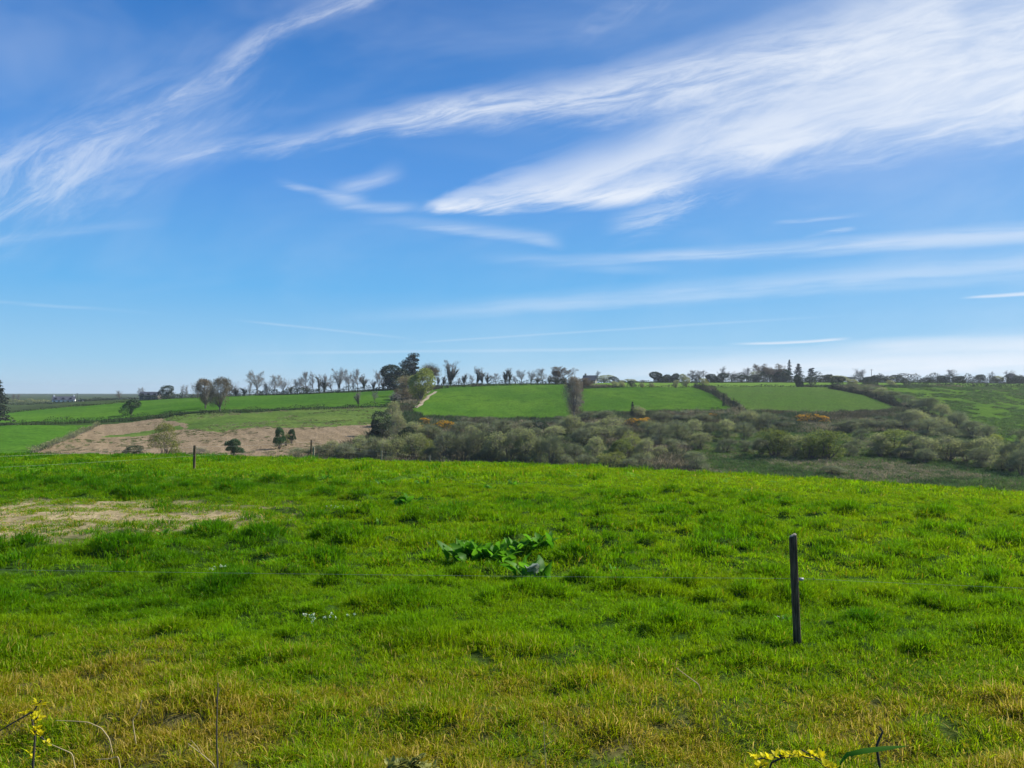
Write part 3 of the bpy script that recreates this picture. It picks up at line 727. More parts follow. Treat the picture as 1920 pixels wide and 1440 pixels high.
# skyline between the brown trees and the evergreen clump, then on to the grey field tree
sky = []
for x, yt, w, k, v in ((443,724,20,'ivied',3),(458,726,16,'ivied',1),(468,716,14,'slim',0),(483,695,38,'bare',0),(500,716,18,'bare',2),(514,703,30,'bare',1),(531,708,22,'bare',3),(545,722,14,'ivied',1),
   (558,709,20,'bare',2),(574,697,28,'bare',1),(587,696,12,'slim',1),(575,722,20,'ivied',3),(598,702,12,'ivied',1),(608,701,22,'ivied',0),(622,706,16,'slim',2),(634,690,32,'bare',0),(637,708,9,'ivied',1),
   (654,696,20,'bare',3),(671,692,22,'bare',1),(683,701,20,'ivied',3),(664,710,14,'slim',0),(700,712,16,'ivied',2),(711,694,22,'bare',2),(726,695,22,'bare',0),(718,712,18,'ivied',3)):
    look = {'bare': 'wide bare hedgerow tree', 'slim': 'thin bare hedgerow tree', 'ivied': 'dark ivied hedgerow tree'}[k]
    if x in (483, 634): look = {483: 'broad pale bare tree nearest the brown pair', 634: 'tallest round bare tree midway along the row'}[x]
    sky.append(T(x, yt, w, 302 + (x*7 % 11), k, v, look))
stand(sky, 'skyline trees between the barn and the evergreen clump', ('', 'from the barn end of the skyline row'))
stand([
 T(740, 684, 56, 285, 'evergreen', 0, 'big round dark evergreen of the skyline clump', DK), T(759, 680, 46, 300, 'pine', 0, 'ragged pine topping the skyline clump'), T(774, 664, 50, 303, 'pine', 0, 'highest flat topped pine of the skyline clump'),
 T(788, 687, 62, 226, 'leafing', 0, 'yellow green leafing tree at the front of the skyline clump', (.8, .9, .85), 'leafing_tree'), T(762, 704, 50, 240, 'scrub', 0, 'grey brown bushy tree in front of the skyline clump', (.9, .82, .7), 'bushy_tree'),
 T(806, 681, 54, 296, 'scrub', 2, 'brown bare topped tree behind the leafing tree', (.7, .6, .48), 'brown_tree'), T(752, 728, 40, 215, 'budding', 0, 'low brown tree at the foot of the skyline clump', (.8, .85, .8)),
 T(776, 716, 40, 250, 'bare', 2, 'grey twiggy tree above the wheel track'), T(737, 735, 30, 205, 'ivied', 3, 'dark low ivied tree at the foot of the clump'),
], 'trees of the tall clump on the ridge', ('', 'in the clump'))
sky = []
for x, yt, w, k, v in ((821,704,10,'ivied',1),(832,704,12,'ivied',1),(844,676,34,'ivied',2),(860,708,14,'slim',0),(870,700,13,'ivied',1),(885,702,14,'slim',1),(895,687,22,'ivied',0),(904,695,14,'ivied',1),(914,699,14,'ivied',3),(930,700,20,'bare',1),
   (948,691,16,'ivied',1),(955,690,13,'ivied',1),(966,704,14,'slim',2),(978,693,20,'bare',0),(995,694,20,'bare',3),(1007,706,14,'ivied',3),(1017,691,26,'bare',1),(1030,702,16,'ivied',3),(1042,692,22,'bare',2),(1058,687,44,'budding',2),(1044,706,30,'ivied',3)):
    look = {'bare': 'grey bare tree', 'slim': 'thin bare sapling', 'ivied': 'dark ivied tree', 'budding': 'wide brown domed tree at the end of the row'}[k]
    if x == 844: look = 'tall vase shaped tree just past the evergreen clump'
    sky.append(T(x, yt, w, 306 + (x*5 % 9), k, v, look + (' above the big pasture' if x not in (844, 1058) else '')))
stand(sky, 'skyline trees above the big pasture', ('', 'from the evergreen clump'))
stand([
 T(1076, 700, 46, -783, 'broad', 0, 'tall grey twiggy tree dividing the two pastures', (.95, 1.0, 1.05), 'twiggy_tree'),
 T(1090, 708, 36, 268, 'budding', 2, 'brown tree at the top of the divide between the pastures'), T(1098, 712, 30, 280, 'ivied', 3, 'ivied tree behind the top of the pasture divide'), T(1088, 742, 16, 225, 'scrub', 3, 'brown scrub bush halfway up the pasture divide'),
], 'trees dividing the two pastures', ('', 'on the divide'))
sky = []
for x, yt, w, k, v in ((1118,695,10,'slim',0),(1133,702,28,'young',0),(1151,705,16,'young',1),(1165,712,14,'young',0),(1183,710,18,'young',0),(1208,712,12,'slim',2),(1236,697,24,'evergreen',1),(1253,702,16,'evergreen',0),(1266,700,14,'evergreen',1),(1281,700,16,'young',0),
   (1298,694,20,'bare',1),(1311,694,22,'bare',0),(1305,702,16,'evergreen',2),(1335,701,22,'evergreen',0),(1354,687,14,'slim',1),(1354,698,18,'young',1),(1371,696,24,'bare',3),(1390,702,24,'young',1),(1404,690,24,'bare',1),(1418,702,24,'evergreen',2),(1431,683,28,'budding',0),(1444,691,30,'young',1),(1416,694,24,'young',0),(1466,692,26,'evergreen',0),
   (1456,683,28,'budding',1),(1468,702,24,'evergreen',2),(1480,673,22,'conifer',1),(1497,681,30,'conifer',0),(1522,690,18,'pine',1),(1538,703,26,'evergreen',2),(1575,703,30,'young',0),(1556,702,22,'evergreen',0),(1590,706,24,'young',1),(1612,691,20,'bare',2),
   (1628,706,24,'evergreen',1),(1645,703,22,'evergreen',2),(1662,706,24,'young',0),(1682,702,22,'young',1),(1742,707,24,'evergreen',2),(1768,704,18,'evergreen',0),(1779,693,20,'bare',1),(1798,705,22,'evergreen',1),(1837,701,16,'young',1),(1858,697,12,'slim',2),(1871,704,22,'young',0),(1891,694,18,'bare',3),(1898,700,18,'evergreen',0),(1915,705,20,'evergreen',1)):
    look = {'bare': 'bare round tree', 'slim': 'thin bare tree', 'young': 'small leafy green tree', 'evergreen': 'dark rounded tree', 'conifer': 'conifer', 'pine': 'pine', 'budding': 'brown budding tree behind the bright strip field'}[k]
    if x in (1480, 1497, 1522): look = {1480: 'slim high conifer of the far skyline', 1497: 'broad pointed conifer of the far skyline', 1522: 'flat topped small pine of the far skyline'}[x]
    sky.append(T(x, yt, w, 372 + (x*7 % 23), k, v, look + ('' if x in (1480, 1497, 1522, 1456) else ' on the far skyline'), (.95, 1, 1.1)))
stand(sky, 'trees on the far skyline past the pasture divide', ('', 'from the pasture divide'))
row = []
for x, yt, w, k, v in ((1153,714,14,'young',0),(1166,714,14,'young',0),(1184,713,14,'young',1),(1204,717,10,'young',0),(1222,717,12,'young',0),(1267,711,12,'young',0),(1287,706,16,'young',0),(1319,709,24,'fresh',0),(1498,703,16,'evergreen',1),(1520,705,20,'young',1),
   (1571,704,28,'young',1),(1600,710,22,'young',0),(1624,711,16,'young',1),(1635,714,10,'evergreen',2),(1643,714,8,'evergreen',2),(1670,712,16,'young',0),(1697,709,16,'young',1)):
    look = {'young': 'little green tree on the strip field edge', 'evergreen': 'little dark tree on the strip field edge', 'fresh': 'pale yellow green bush by the head of the diagonal hedge'}[k]
    row.append(T(x, yt, w, 292 + (x*3 % 7), k, v, look))
stand(row, 'little trees along the near edge of the bright strip field', ('', 'from the pasture divide'))

# shrubs by the stubble field and on the pasture edges
stand([
 T(250, 833, 44, -858, 'evergreen', 2, 'low dark green bush between the stubble and the meadow', (.9, 1.0, .8), 'dark_bush'), T(311, 793, 66, -860, 'fresh', 0, 'big yellow green bush at the foot of the stubble', (.62, .68, .6)),
 T(439, 821, 38, -858, 'holly', 0, 'round dark green bush alone on the stubble', (1.5, 1.8, 1.4), 'dark_bush'), T(375, 838, 40, -862, 'scrub', 0, 'low thin scrub bush beside the meadow post'),
 T(524, 799, 24, -842, 'holly', 0, 'dark green small tree on the stubble', (1.5, 1.9, 1.4), 'small_tree'), T(547, 803, 18, -832, 'holly', 0, 'dark small tree on the stubble, with a paler one beside it', (1.2, 1.4, 1.2), 'small_tree'),
 T(536, 808, 18, -836, 'fresh', 1, 'thin green bush between two dark small trees', (.5, .6, .5)),
 T(715, 768, 44, -818, 'evergreen', 2, 'dark shrub where hedge and valley scrub meet', W1, 'dark_bush'), T(736, 752, 40, -800, 'willow', 0, 'olive bush under the tree clump'), T(704, 786, 26, -820, 'evergreen', 1, 'smaller dark shrub at the stubble corner', W1, 'dark_bush'),
 T(748, 772, 36, -822, 'willow', 2, 'dull green bush beside the dark shrub'), T(762, 800, 40, -838, 'evergreen', 0, 'dark green bush below the dark shrub', (1.2, 1.1, 1), 'dark_bush'), T(1013, 786, 38, -810, 'evergreen', 2, 'dark holly bush below the big pasture', W1, 'dark_bush'),
 T(1186, 752, 20, -784, 'conifer', 0, 'small pointed conifer under the second pasture', (1.2, 1.3, 1.2)), T(1198, 759, 36, -784, 'willow', 1, 'round olive bush against the small conifer'),
 T(1357, 736, 10, -762, 'conifer', 0, 'upper small conifer in the diagonal hedge', W1), T(1376, 745, 12, -768, 'conifer', 1, 'lower small conifer in the diagonal hedge', W1),
], 'bushes by the stubble field and the pastures', ('', 'from the stubble field'))
g = []
for x, yt, w, yb in ((795,783,26,798),(822,791,30,808),(843,790,32,808),(832,787,26,803),(785,796,22,808),(1186,783,28,800),(1205,784,26,803),(1222,788,22,806),(1213,782,20,798),(1336,774,22,785),(1503,777,30,792),(1524,775,36,793),(1543,779,28,794),(1320,778,18,787)):
    g.append(T(x, yt, w, -yb, 'gorse', len(g), 'orange flowering gorse bush on the valley slope', W1))
stand(g, 'flowering gorse on the valley slope', ('', 'from the wheel track'))

# the valley scrub
VB = [ # x, top, width, base, kind, variant
 (560,838,50,868,'scrub',0),(590,832,48,868,'scrub',1),(618,824,44,866,'willow',2),(645,828,48,868,'scrub',2),(672,816,46,862,'willow',0),(700,818,48,866,'scrub',0),(722,822,44,868,'willow',2),(745,812,50,868,'willow',1),(775,808,52,866,'willow',3),(800,812,40,868,'fresh',1),
 (835,808,62,872,'scrub',1),(868,812,50,872,'scrub',2),(895,806,52,872,'scrub',0),(925,808,56,874,'willow',2),(955,806,52,874,'scrub',1),(985,804,50,876,'willow',0),(1010,818,44,876,'scrub',0),(1035,812,52,878,'scrub',2),
 (660,838,40,866,'scrub',1),(690,840,44,867,'scrub',2),(810,836,44,870,'scrub',0),(850,840,44,872,'scrub',1),(915,838,46,874,'scrub',2),(970,838,44,876,'scrub',0),(1060,850,44,880,'scrub',1),
 (780,790,46,830,'willow',0),(810,794,44,830,'scrub',2),(858,790,50,826,'scrub',1),(888,796,40,828,'willow',2),(905,792,48,826,'scrub',0),(940,784,52,824,'scrub',2),(975,798,44,828,'willow',1),(1000,800,40,830,'scrub',1),(1040,796,44,826,'willow',3),(1060,786,46,820,'scrub',0),
 (1077,778,52,822,'willow',0),(1145,777,72,822,'willow',1),(1112,790,44,826,'scrub',1),(1090,800,46,842,'scrub',2),(1125,796,58,842,'willow',3),(1165,796,56,842,'scrub',0),
 (1115,818,46,866,'willow',0),(1160,820,54,872,'dense',0),(1145,844,60,880,'fresh',1),(1078,830,50,872,'scrub',0),(1180,806,52,864,'fresh',1),(1205,820,44,866,'willow',2),(1100,850,44,880,'scrub',2),(1200,848,48,880,'scrub',1),
 (1240,790,62,836,'scrub',1),(1270,786,52,834,'scrub',2),(1215,786,46,830,'scrub',0),(1295,785,46,828,'willow',2),(1313,808,48,844,'willow',3),(1330,790,50,826,'scrub',0),(1362,786,54,828,'willow',0),(1395,790,48,830,'scrub',2),(1262,822,50,852,'scrub',0),(1235,834,36,858,'willow',1),(1360,820,50,850,'scrub',1),(1400,824,44,850,'scrub',0),(1305,844,52,882,'scrub',1),(1180,858,44,884,'scrub',0),
 (1408,768,52,806,'willow',2),(1440,772,46,808,'scrub',0),(1380,776,40,804,'scrub',1),
 (1455,800,76,860,'dense',0),(1492,812,60,862,'willow',3),(1550,802,84,864,'dense',0),(1522,816,64,864,'dense',0),(1428,818,50,856,'scrub',2),(1594,830,40,858,'scrub',1),(1604,822,36,852,'scrub',0),(1560,872,56,896,'scrub',2),
 (1672,802,86,856,'dense',0),(1650,812,56,858,'willow',0),(1715,812,58,862,'scrub',0),(1745,818,56,866,'willow',2),(1778,814,72,868,'willow',1),(1812,822,54,870,'scrub',2),(1845,816,64,874,'willow',3),(1868,814,44,862,'fresh',0),(1838,838,56,880,'scrub',0),(1895,826,60,886,'scrub',1),(1915,840,56,900,'scrub',2),(1880,850,48,884,'willow',0),(1690,836,50,862,'scrub',1),(1735,840,50,870,'scrub',2),
 (1700,770,54,806,'scrub',1),(1722,766,54,804,'willow',2),(1738,784,60,818,'scrub',0),(1765,782,50,816,'willow',0),(1795,770,50,806,'scrub',2),(1820,786,54,822,'scrub',1),(1672,786,44,812,'scrub',0),(1850,796,48,830,'scrub',0),(1780,798,52,830,'scrub',1),
 (1100,770,42,792,'scrub',1),(1135,768,40,788,'scrub',2),(1240,771,46,794,'scrub',0),(1278,770,42,790,'scrub',3),(1318,774,40,792,'scrub',2),(1425,778,44,800,'scrub',1),(1465,780,44,804,'scrub',3),(1592,786,44,812,'scrub',2),(1622,784,46,810,'scrub',0),(1645,780,40,806,'scrub',3),(1612,802,40,832,'scrub',1),(1575,792,36,812,'scrub',1),(870,782,42,802,'scrub',3),(915,780,42,800,'scrub',1),(1045,780,40,800,'scrub',3),(990,788,36,806,'scrub',2),
 (1740,742,56,780,'scrub',2),(1718,748,44,776,'scrub',0),(1765,756,44,792,'willow',2),(1700,738,40,760,'scrub',1),(1672,731,40,752,'scrub',2),(1650,726,36,744,'willow',0),(1625,722,36,738,'scrub',0),(1600,718,34,732,'scrub',1),(1790,775,48,802,'willow',1),(1912,804,44,840,'scrub',0),(1925,818,50,860,'willow',0),
]
LOOK = {'willow': ('olive willow bush', (1, 1.05, 1)), 'fresh': ('pale yellow willow bush', (.92, 1.02, .85)), 'dense': ('broad full green willow', (.60, .74, .62)), 'scrub': ('grey leafless scrub bush', (.86, .98, .80))}
def region(x, yb):
    if x < 700: return 'below the stubble field', 'from the lone dark bush'
    if x < 1068: return 'below the big pasture', 'from the stubble field'
    if x < 1215: return 'below the pasture divide', 'from the big pasture'
    if x < 1420: return 'below the second pasture', 'from the pasture divide'
    if x < 1612: return 'below the pale pasture', 'from the second pasture'
    if yb < 800: return 'along the hillside hedge', 'going down'
    return 'under the rough hillside', 'from the pale pasture'
DEPTHWORD = lambda yb: ', front row' if yb > 856 else (', middle row' if yb > 826 else ', back row')
groups = {}
for x, yt, w, yb, k, v in VB:
    reg, frm = region(x, yb); groups.setdefault((reg, frm, DEPTHWORD(yb) if 'hedge' not in reg else ''), []).append((x, yt, w, yb, k, v))
for (reg, frm, dw), items in groups.items():
    stand([T(x, yt, w*1.06, -min(yb, 884 if x < 1300 else 892), k, v, LOOK[k][0] + dw + ' ' + reg, LOOK[k][1]) for x, yt, w, yb, k, v in items], 'willow and scrub bushes of the valley', ('', frm))

# ------------------------------------------------------------------ hedges: one thing each, run along the land
def hedge(name, path, hpx, label, mat='hedge', thick=1.0, dens=1.0, lo=78, twig=.25, Yfix=None, seed=3):
    rng = np.random.default_rng(seed); pts = []
    for (x0, y0), (x1, y1) in zip(path[:-1], path[1:]):
        for t in np.linspace(0, 1, max(2, int(abs(x1 - x0)/6) + 2))[:-1]:
            x, y = x0 + (x1 - x0)*t, y0 + (y1 - y0)*t; Y = Yfix or depth_at(x, y, lo); pts.append((wx(x, Y), Y))
    x, y = path[-1]; Y = Yfix or depth_at(x, y, lo); pts.append((wx(x, Y), Y)); pts = np.array(pts)
    sl = np.concatenate([[0], np.cumsum(np.linalg.norm(np.diff(pts, axis=0), axis=1))]); Lh = sl[-1]
    hh = hpx/F*np.mean(pts[:, 1]); ls = max(.16, .0011*np.mean(pts[:, 1]))
    n = int(min(26000, Lh*hh*thick*dens*9/(ls*ls)*.18 + 300))
    s = rng.random(n)*Lh; cx = np.interp(s, sl, pts[:, 0]); cy = np.interp(s, sl, pts[:, 1])
    top = hh*(.30 + 1.25*fbm(s*.30, s*0 + seed, seed, 3)**1.15); wd = thick*(.6 + .6*fbm(s*.3, s*0 + 5, seed + 1, 2))
    a = rng.random(n)*2 - 1; z = top*rng.random(n)**.8; off = a*wd*np.sqrt(np.maximum(0, 1.05 - (z/np.maximum(top, .1))**3))
    ang = rng.random(n)*6.28
    X = cx + off*.8*np.cos(ang); Yp = cy + off*np.sin(ang); P = np.stack([X, Yp, ground(X, Yp) + z], 1)
    G = Geo(); G.leaves(P, rng.normal(size=(n, 3)) + [0, 0, .4], ls*rng.uniform(.7, 1.6, n), ls*rng.uniform(.4, .9, n), rng.random(n), rng)
    root = empty(name, (pts[0, 0], pts[0, 1], gz(*pts[0])))
    loc = np.array(root.location)
    for i in range(len(G.v)): G.v[i] = G.v[i] - loc
    obj('foliage', G.mesh('foliage', M[mat]), root)
    m = int(n*twig) + 20; k = rng.integers(0, n, m); b = P[k]*[1, 1, 0] + np.stack([rng.normal(0, .1, m), rng.normal(0, .1, m), ground(P[k, 0], P[k, 1])], 1)
    K = Geo(); K.slivers(b - loc, P[k] + rng.normal(0, .15, (m, 3)) + np.array([0, 0, 1])*(rng.random((m, 1))*.35*hh) - loc, .022, rng.random(m)); obj('stems', K.mesh('stems', M['scrub' if mat != 'hedge' else 'hedge_stem']), root)
    return tag(root, label, 'hedge')
hedge('hedge', [(-60,799),(0,799),(28,797)], 9, 'short piece of dark hedge at the edge under the tall conifer', lo=140)
hedge('hedge', [(36,798),(130,795),(200,792),(260,788),(300,784),(350,779)], 11, 'long dark hedge between green field and stubble, before the gap', lo=140, seed=4)
hedge('hedge', [(372,778),(385,776),(480,772),(600,768),(700,764),(738,762)], 9, 'long dark hedge running from the brown trees to the clump', lo=140, seed=5)
hedge('ridge_hedge', [(20,774),(120,764),(200,758),(265,752)], 4, 'thin low hedge along the top of the green field before the barn', lo=210, seed=6)
hedge('ridge_hedge', [(262,751),(370,746),(480,741.5),(600,738.5),(700,733.5),(742,731.5)], 11, 'skyline hedge running from the barn to the tree clump', lo=250, Yfix=None, seed=7, thick=1.6)
hedge('stony_hedge', [(186,797),(130,823),(58,850)], 11, 'straggling grey green hedge on stones, between lower field and stubble', 'willow', 1.0, .6, lo=105, seed=8, twig=.5)
hedge('ridge_hedge', [(815,730),(850,726.5),(930,723),(1062,720.5)], 10, 'skyline hedge along the top of the big pasture', lo=240, seed=9, thick=1.4)
hedge('pasture_hedge', [(795,785),(960,789),(1066,788)], 4.5, 'low dark bank hedge along the foot of the big pasture', lo=150, seed=10)
hedge('pasture_hedge', [(1082,777),(1180,775),(1270,773),(1362,773)], 7, 'low dark bank hedge along the foot of the second pasture', lo=150, seed=11)
hedge('pasture_hedge', [(1098,728.5),(1200,726.5),(1325,726),(1440,725.5),(1560,727)], 4.5, 'clipped thin hedge along the top of the second and pale pastures', lo=240, seed=12)
hedge('diagonal_hedge', [(1302,726),(1335,739),(1362,754),(1388,774)], 11, 'diagonal hedge of grey bushes between the second and pale pastures', 'hedge', 1.1, .45, lo=150, seed=13, twig=.4)
hedge('pasture_hedge', [(1398,775),(1560,775),(1640,773),(1704,768)], 4.5, 'low hedge along the foot of the pale pasture', lo=150, seed=14)
hedge('diagonal_hedge', [(1556,728),(1622,740),(1694,767),(1755,790)], 10, 'thick scrubby hedge dropping between pale pasture and rough hillside', 'hedge', 2.0, .8, lo=150, seed=15, twig=.8)
hedge('far_hedge', [(1105,716),(1235,716),(1345,716)], 5, 'far hedge behind the bright strip, up to the dark rounded trees', Yfix=366, seed=16, thick=1.4)
hedge('far_hedge', [(1340,716),(1440,716),(1560,715)], 15, 'tall far hedge under the conifers on the skyline', Yfix=368, seed=17, thick=2)
hedge('far_hedge', [(1600,716),(1700,716),(1800,716),(1990,716)], 15, 'far hedge on the skyline past the mast', Yfix=372, seed=18, thick=2.2)
hedge('hill_hedge', [(1700,727),(1760,727),(1850,727),(1990,727)], 11, 'dark hedge along the top of the rough hillside', Yfix=302, seed=19, thick=1.6)
hedge('far_hedge', [(-160,752),(40,751),(94,753)], 7, 'grey far hedge between the tall conifer and the white house', 'willow', 2, .8, Yfix=500, seed=20)
hedge('far_hedge', [(30,763),(100,761),(180,757),(262,751)], 4, 'straggling far hedge below the white house', 'hedge', 2, .7, Yfix=390, seed=21)
hedge('far_hedge', [(150,748),(240,747),(300,746)], 7, 'far hedge between white house and barn', 'hedge', 2, .8, Yfix=470, seed=22)

# ------------------------------------------------------------------ loose ground cover of the valley, marsh and hillside
def clump(seed, n, spread, h, mat, w=.05, flop=.5):
    rng = np.random.default_rng(seed); G = Geo(); b = rng.normal(0, spread, (n, 3))*[1, 1, 0]
    e = b*1.3 + np.stack([rng.normal(0, flop*h, n), rng.normal(0, flop*h, n), h*rng.uniform(.5, 1.1, n)], 1)
    d = e - b; G.leaves((b + e)/2, d, np.linalg.norm(d, axis=1), w*rng.uniform(.5, 1.3, n), rng.random(n), rng)
    return G.mesh('clump', mat)
def cover_mat(name, straw):
    m, nt, new, link = new_mat(name); g = attr(nt, 'gcol', 'INSTANCER'); v = E(nt, attr(nt, 'var').outputs['Fac']); dr = E(nt, attr(nt, 'dry', 'INSTANCER').outputs['Fac'])
    cc = new('ShaderNodeCombineXYZ')
    for i in range(3): link((v*.9 + .55).k, cc.inputs[i])
    thin_shader(nt, mixc(nt, 1.0, mixc(nt, v.op('LESS_THAN', dr), g.outputs['Color'], straw), cc.outputs[0], 'MULTIPLY'), .3, .01); return m
M['cover'] = cover_mat('rough_cover', (.31, .26, .16))
covers = proto_collection('rough_clump', [clump(100 + i, 60, .30, .55, M['cover'], .07) for i in range(4)] + [clump(110 + i, 70, .55, 1.0, M['cover'], .09, .45) for i in range(4)])
vb = np.array([(wx(b[0], depth_at(b[0], min(b[3], 890))), depth_at(b[0], min(b[3], 890))) for b in VB])
def cover(name, label, n, zones, i0, ni, cols, smin, smax, dryr, thr=0, ns=.1, seed=5):
    rng = np.random.default_rng(seed); f = FF[np.isin(zone, zones) & (cY < 300) & (cpx > -60) & (cpx < 1990)]
    a = FV[f].mean(1); ar = np.linalg.norm(np.cross(FV[f[:, 1]] - FV[f[:, 0]], FV[f[:, 3]] - FV[f[:, 0]]), axis=1)
    k = rng.choice(len(f), n, p=ar/ar.sum()); t, s = rng.random((n, 1)), rng.random((n, 1))
    P = FV[f[k, 0]]*(1-t)*(1-s) + FV[f[k, 1]]*t*(1-s) + FV[f[k, 2]]*t*s + FV[f[k, 3]]*(1-t)*s
    P = P[fbm(P[:, 0]*ns, P[:, 1]*ns, seed, 4) > thr]; n = len(P)
    mixn = fbm(P[:, 0]*.12, P[:, 1]*.12, seed + 3, 3); c0, c1 = np.array(cols[0]), np.array(cols[1])
    col = c0 + (c1 - c0)*sst(.35, .65, mixn)[:, None]; col *= rng.uniform(.7, 1.3, n)[:, None]
    sc = rng.uniform(smin, smax, n); z = np.zeros(n)
    return tag(scatter(name, P - [0, 0, .05], np.stack([z, z, rng.random(n)*6.28], 1), np.stack([sc, sc, sc*rng.uniform(.6, 1.2, n)], 1), i0 + rng.integers(0, ni, n), col,
               np.clip(dryr*rng.uniform(.2, 1.8, n)*(.3 + 1.4*sst(.4, .65, fbm(P[:, 0]*.09, P[:, 1]*.09, seed + 6))), 0, .9), covers), label, 'ground cover', kind='stuff')
cover('undergrowth', 'low brambles and dead bracken between the willow bushes', 9000, [0], 4, 4, ((.075, .072, .038), (.052, .090, .030)), .55, 1.25, .34)
cover('marsh_grass', 'pale and green marsh tufts on the valley bottom', 7000, [7], 0, 4, ((.095, .16, .032), (.06, .12, .028)), .5, 1.1, .42, seed=6)
cover('rushes', 'dark rush clumps speckling the rough hillside', 5600, [8], 0, 4, ((.070, .13, .024), (.095, .165, .03)), .55, 1.15, .12, .44, .16, seed=7)
cover('weeds', 'low weeds and dead stems on stubble and regrowth', 3000, [3, 4], 0, 4, ((.11, .13, .04), (.10, .15, .035)), .3, .6, .75, .56, seed=8)

# ------------------------------------------------------------------ fence of the meadow
def post(label, X, Y, h, w, mat, lean=(0, 0), pin=None, rz=.3):
    g = gz(X, Y); root = empty('fence_post', (X, Y, g), rz); G = Geo(); n = 20
    rng = np.random.default_rng(int(abs(X*100)) + 3); prof = [(-.25, 1), (0, 1), (.3, .98), (.6, .98), (.85, .97), (.975, .97), (.992, .90), (1.0, .62)]
    V = []
    for t, r in prof:
        for k in range(n):
            a = 6.283*k/n + .2; e = (abs(math.cos(a))**5 + abs(math.sin(a))**5)**(-.2)
            V.append((w/2*r*e*math.cos(a) + lean[0]*t*h + rng.normal(0, .0012), w/2*r*e*.85*math.sin(a) + lean[1]*t*h + rng.normal(0, .0012), t*h + (.012*h*math.cos(a) if t > .9 else 0)))
    m = len(prof); q = [(i*n+k, i*n+(k+1) % n, (i+1)*n+(k+1) % n, (i+1)*n+k) for i in range(m-1) for k in range(n)]
    V.append((lean[0]*h, lean[1]*h, h*1.002)); t3 = [((m-1)*n+k, (m-1)*n+(k+1) % n, len(V)-1) for k in range(n)]
    G.add(V, q=q, t=t3); obj('shaft', G.mesh('shaft', M[mat], True), root)
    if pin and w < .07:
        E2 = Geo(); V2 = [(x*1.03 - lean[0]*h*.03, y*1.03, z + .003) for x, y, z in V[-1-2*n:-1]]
        E2.add(V2 + [(V[-1][0], V[-1][1], V[-1][2] + .005)], q=[(k, (k+1) % n, n + (k+1) % n, n + k) for k in range(n)], t=[(n + k, n + (k+1) % n, 2*n) for k in range(n)]); obj('lit_end_grain', E2.mesh('lit_end_grain', M['post_pale'], True), root)  # weathered end grain cap, its paler colour also carries the sunlit top
    if pin:
        for zp in pin:
            P = Geo(); x0 = lean[0]*zp; y0 = lean[1]*zp - .0
            P.tube([(x0 + w*.3, y0, zp), (x0 + w*.62, y0, zp), (x0 + w*.63, y0, zp), (x0 + w*1.25, y0, zp), (x0 + w*1.27, y0, zp)], [.006, .006, .013, .013, .005], 8)
            obj('insulator', P.mesh('insulator', M['insulator'], True), root)
    root.rotation_euler.z = 0
    return tag(root, label, 'fence post', 'posts of the meadow fence')
Yp = near_depth(1495, 1217); Xp = wx(1495, Yp); gp = gz(Xp, Yp)
hp = wz(1003, Yp) - gp; zi = wz(1086, Yp) - gp
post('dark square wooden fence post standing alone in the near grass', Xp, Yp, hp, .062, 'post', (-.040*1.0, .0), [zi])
Y1 = near_depth(364, 881); X1 = wx(364, Y1); BP = [(364, Y1, 835), (583, 45, 825), (715, 61, 845), (805, 74, 854)]
bl = ['dark fence post before the yellow green bush, its foot in the meadow', 'tall dark fence post on the crest in front of the scrub', 'pale weathered fence post showing its top over the crest', 'farthest small post tip over the meadow crest']
tops = []
for (x, Y, yt), lb, mt in zip(BP, bl, ('post', 'post', 'post_pale', 'post_pale')):
    X = wx(x, Y); g = gz(X, Y); h = wz(yt, Y) - g; post(lb, X, Y, h, .085 if Y < 50 else .11, mt, (.02, 0), [h*.93]); tops.append((X + .05, Y, g + h*.93))
Xq = wx(588, 45.5); gq = gz(Xq, 45.5); post('pale short post leaning against the tall dark crest post', Xq, 45.5, wz(838, 45.5) - gq, .10, 'post_pale', (.02, 0))
Xs, Ys = -16.2, 17.5; gs = gz(Xs, Ys)
def wire(name, pts, rad, mat, label, sag=.03):
    P = []
    for a, b in zip(pts[:-1], pts[1:]):
        for t in np.linspace(0, 1, 24)[:-1]: P.append([a[i] + (b[i] - a[i])*t for i in range(3)]); P[-1][2] -= sag*4*t*(1-t)
    P.append(list(pts[-1])); G = Geo(); G.tube(P, rad, 5)
    return tag(obj(name, G.mesh(name, M[mat])), label, 'wire')
wire('fence_tape', [(Xs, Ys, gs + .85)] + tops, .0022, 'wire', 'pale electric tape strung along the posts at the meadow crest', .05)
wire('fence_wire', [(Xs, Ys, gs + .55)] + [(t[0], t[1], t[2] - .32) for t in tops], .0016, 'wire', 'thin lower wire strung along the crest posts', .05)
wp = (Xp + .062*.95 - .04*zi, Yp, gp + zi + .006); Ye = Yp - .35; xe = wx(1960, Ye) + 3.5
wire('fence_wire', [(-9.0, Yp + .4, gz(-9.0, Yp + .4) + zi), wp, (xe, Ye - .2, wz(1116, Ye))], .0010, 'wire', 'thin wire held by the near fence post', .02)

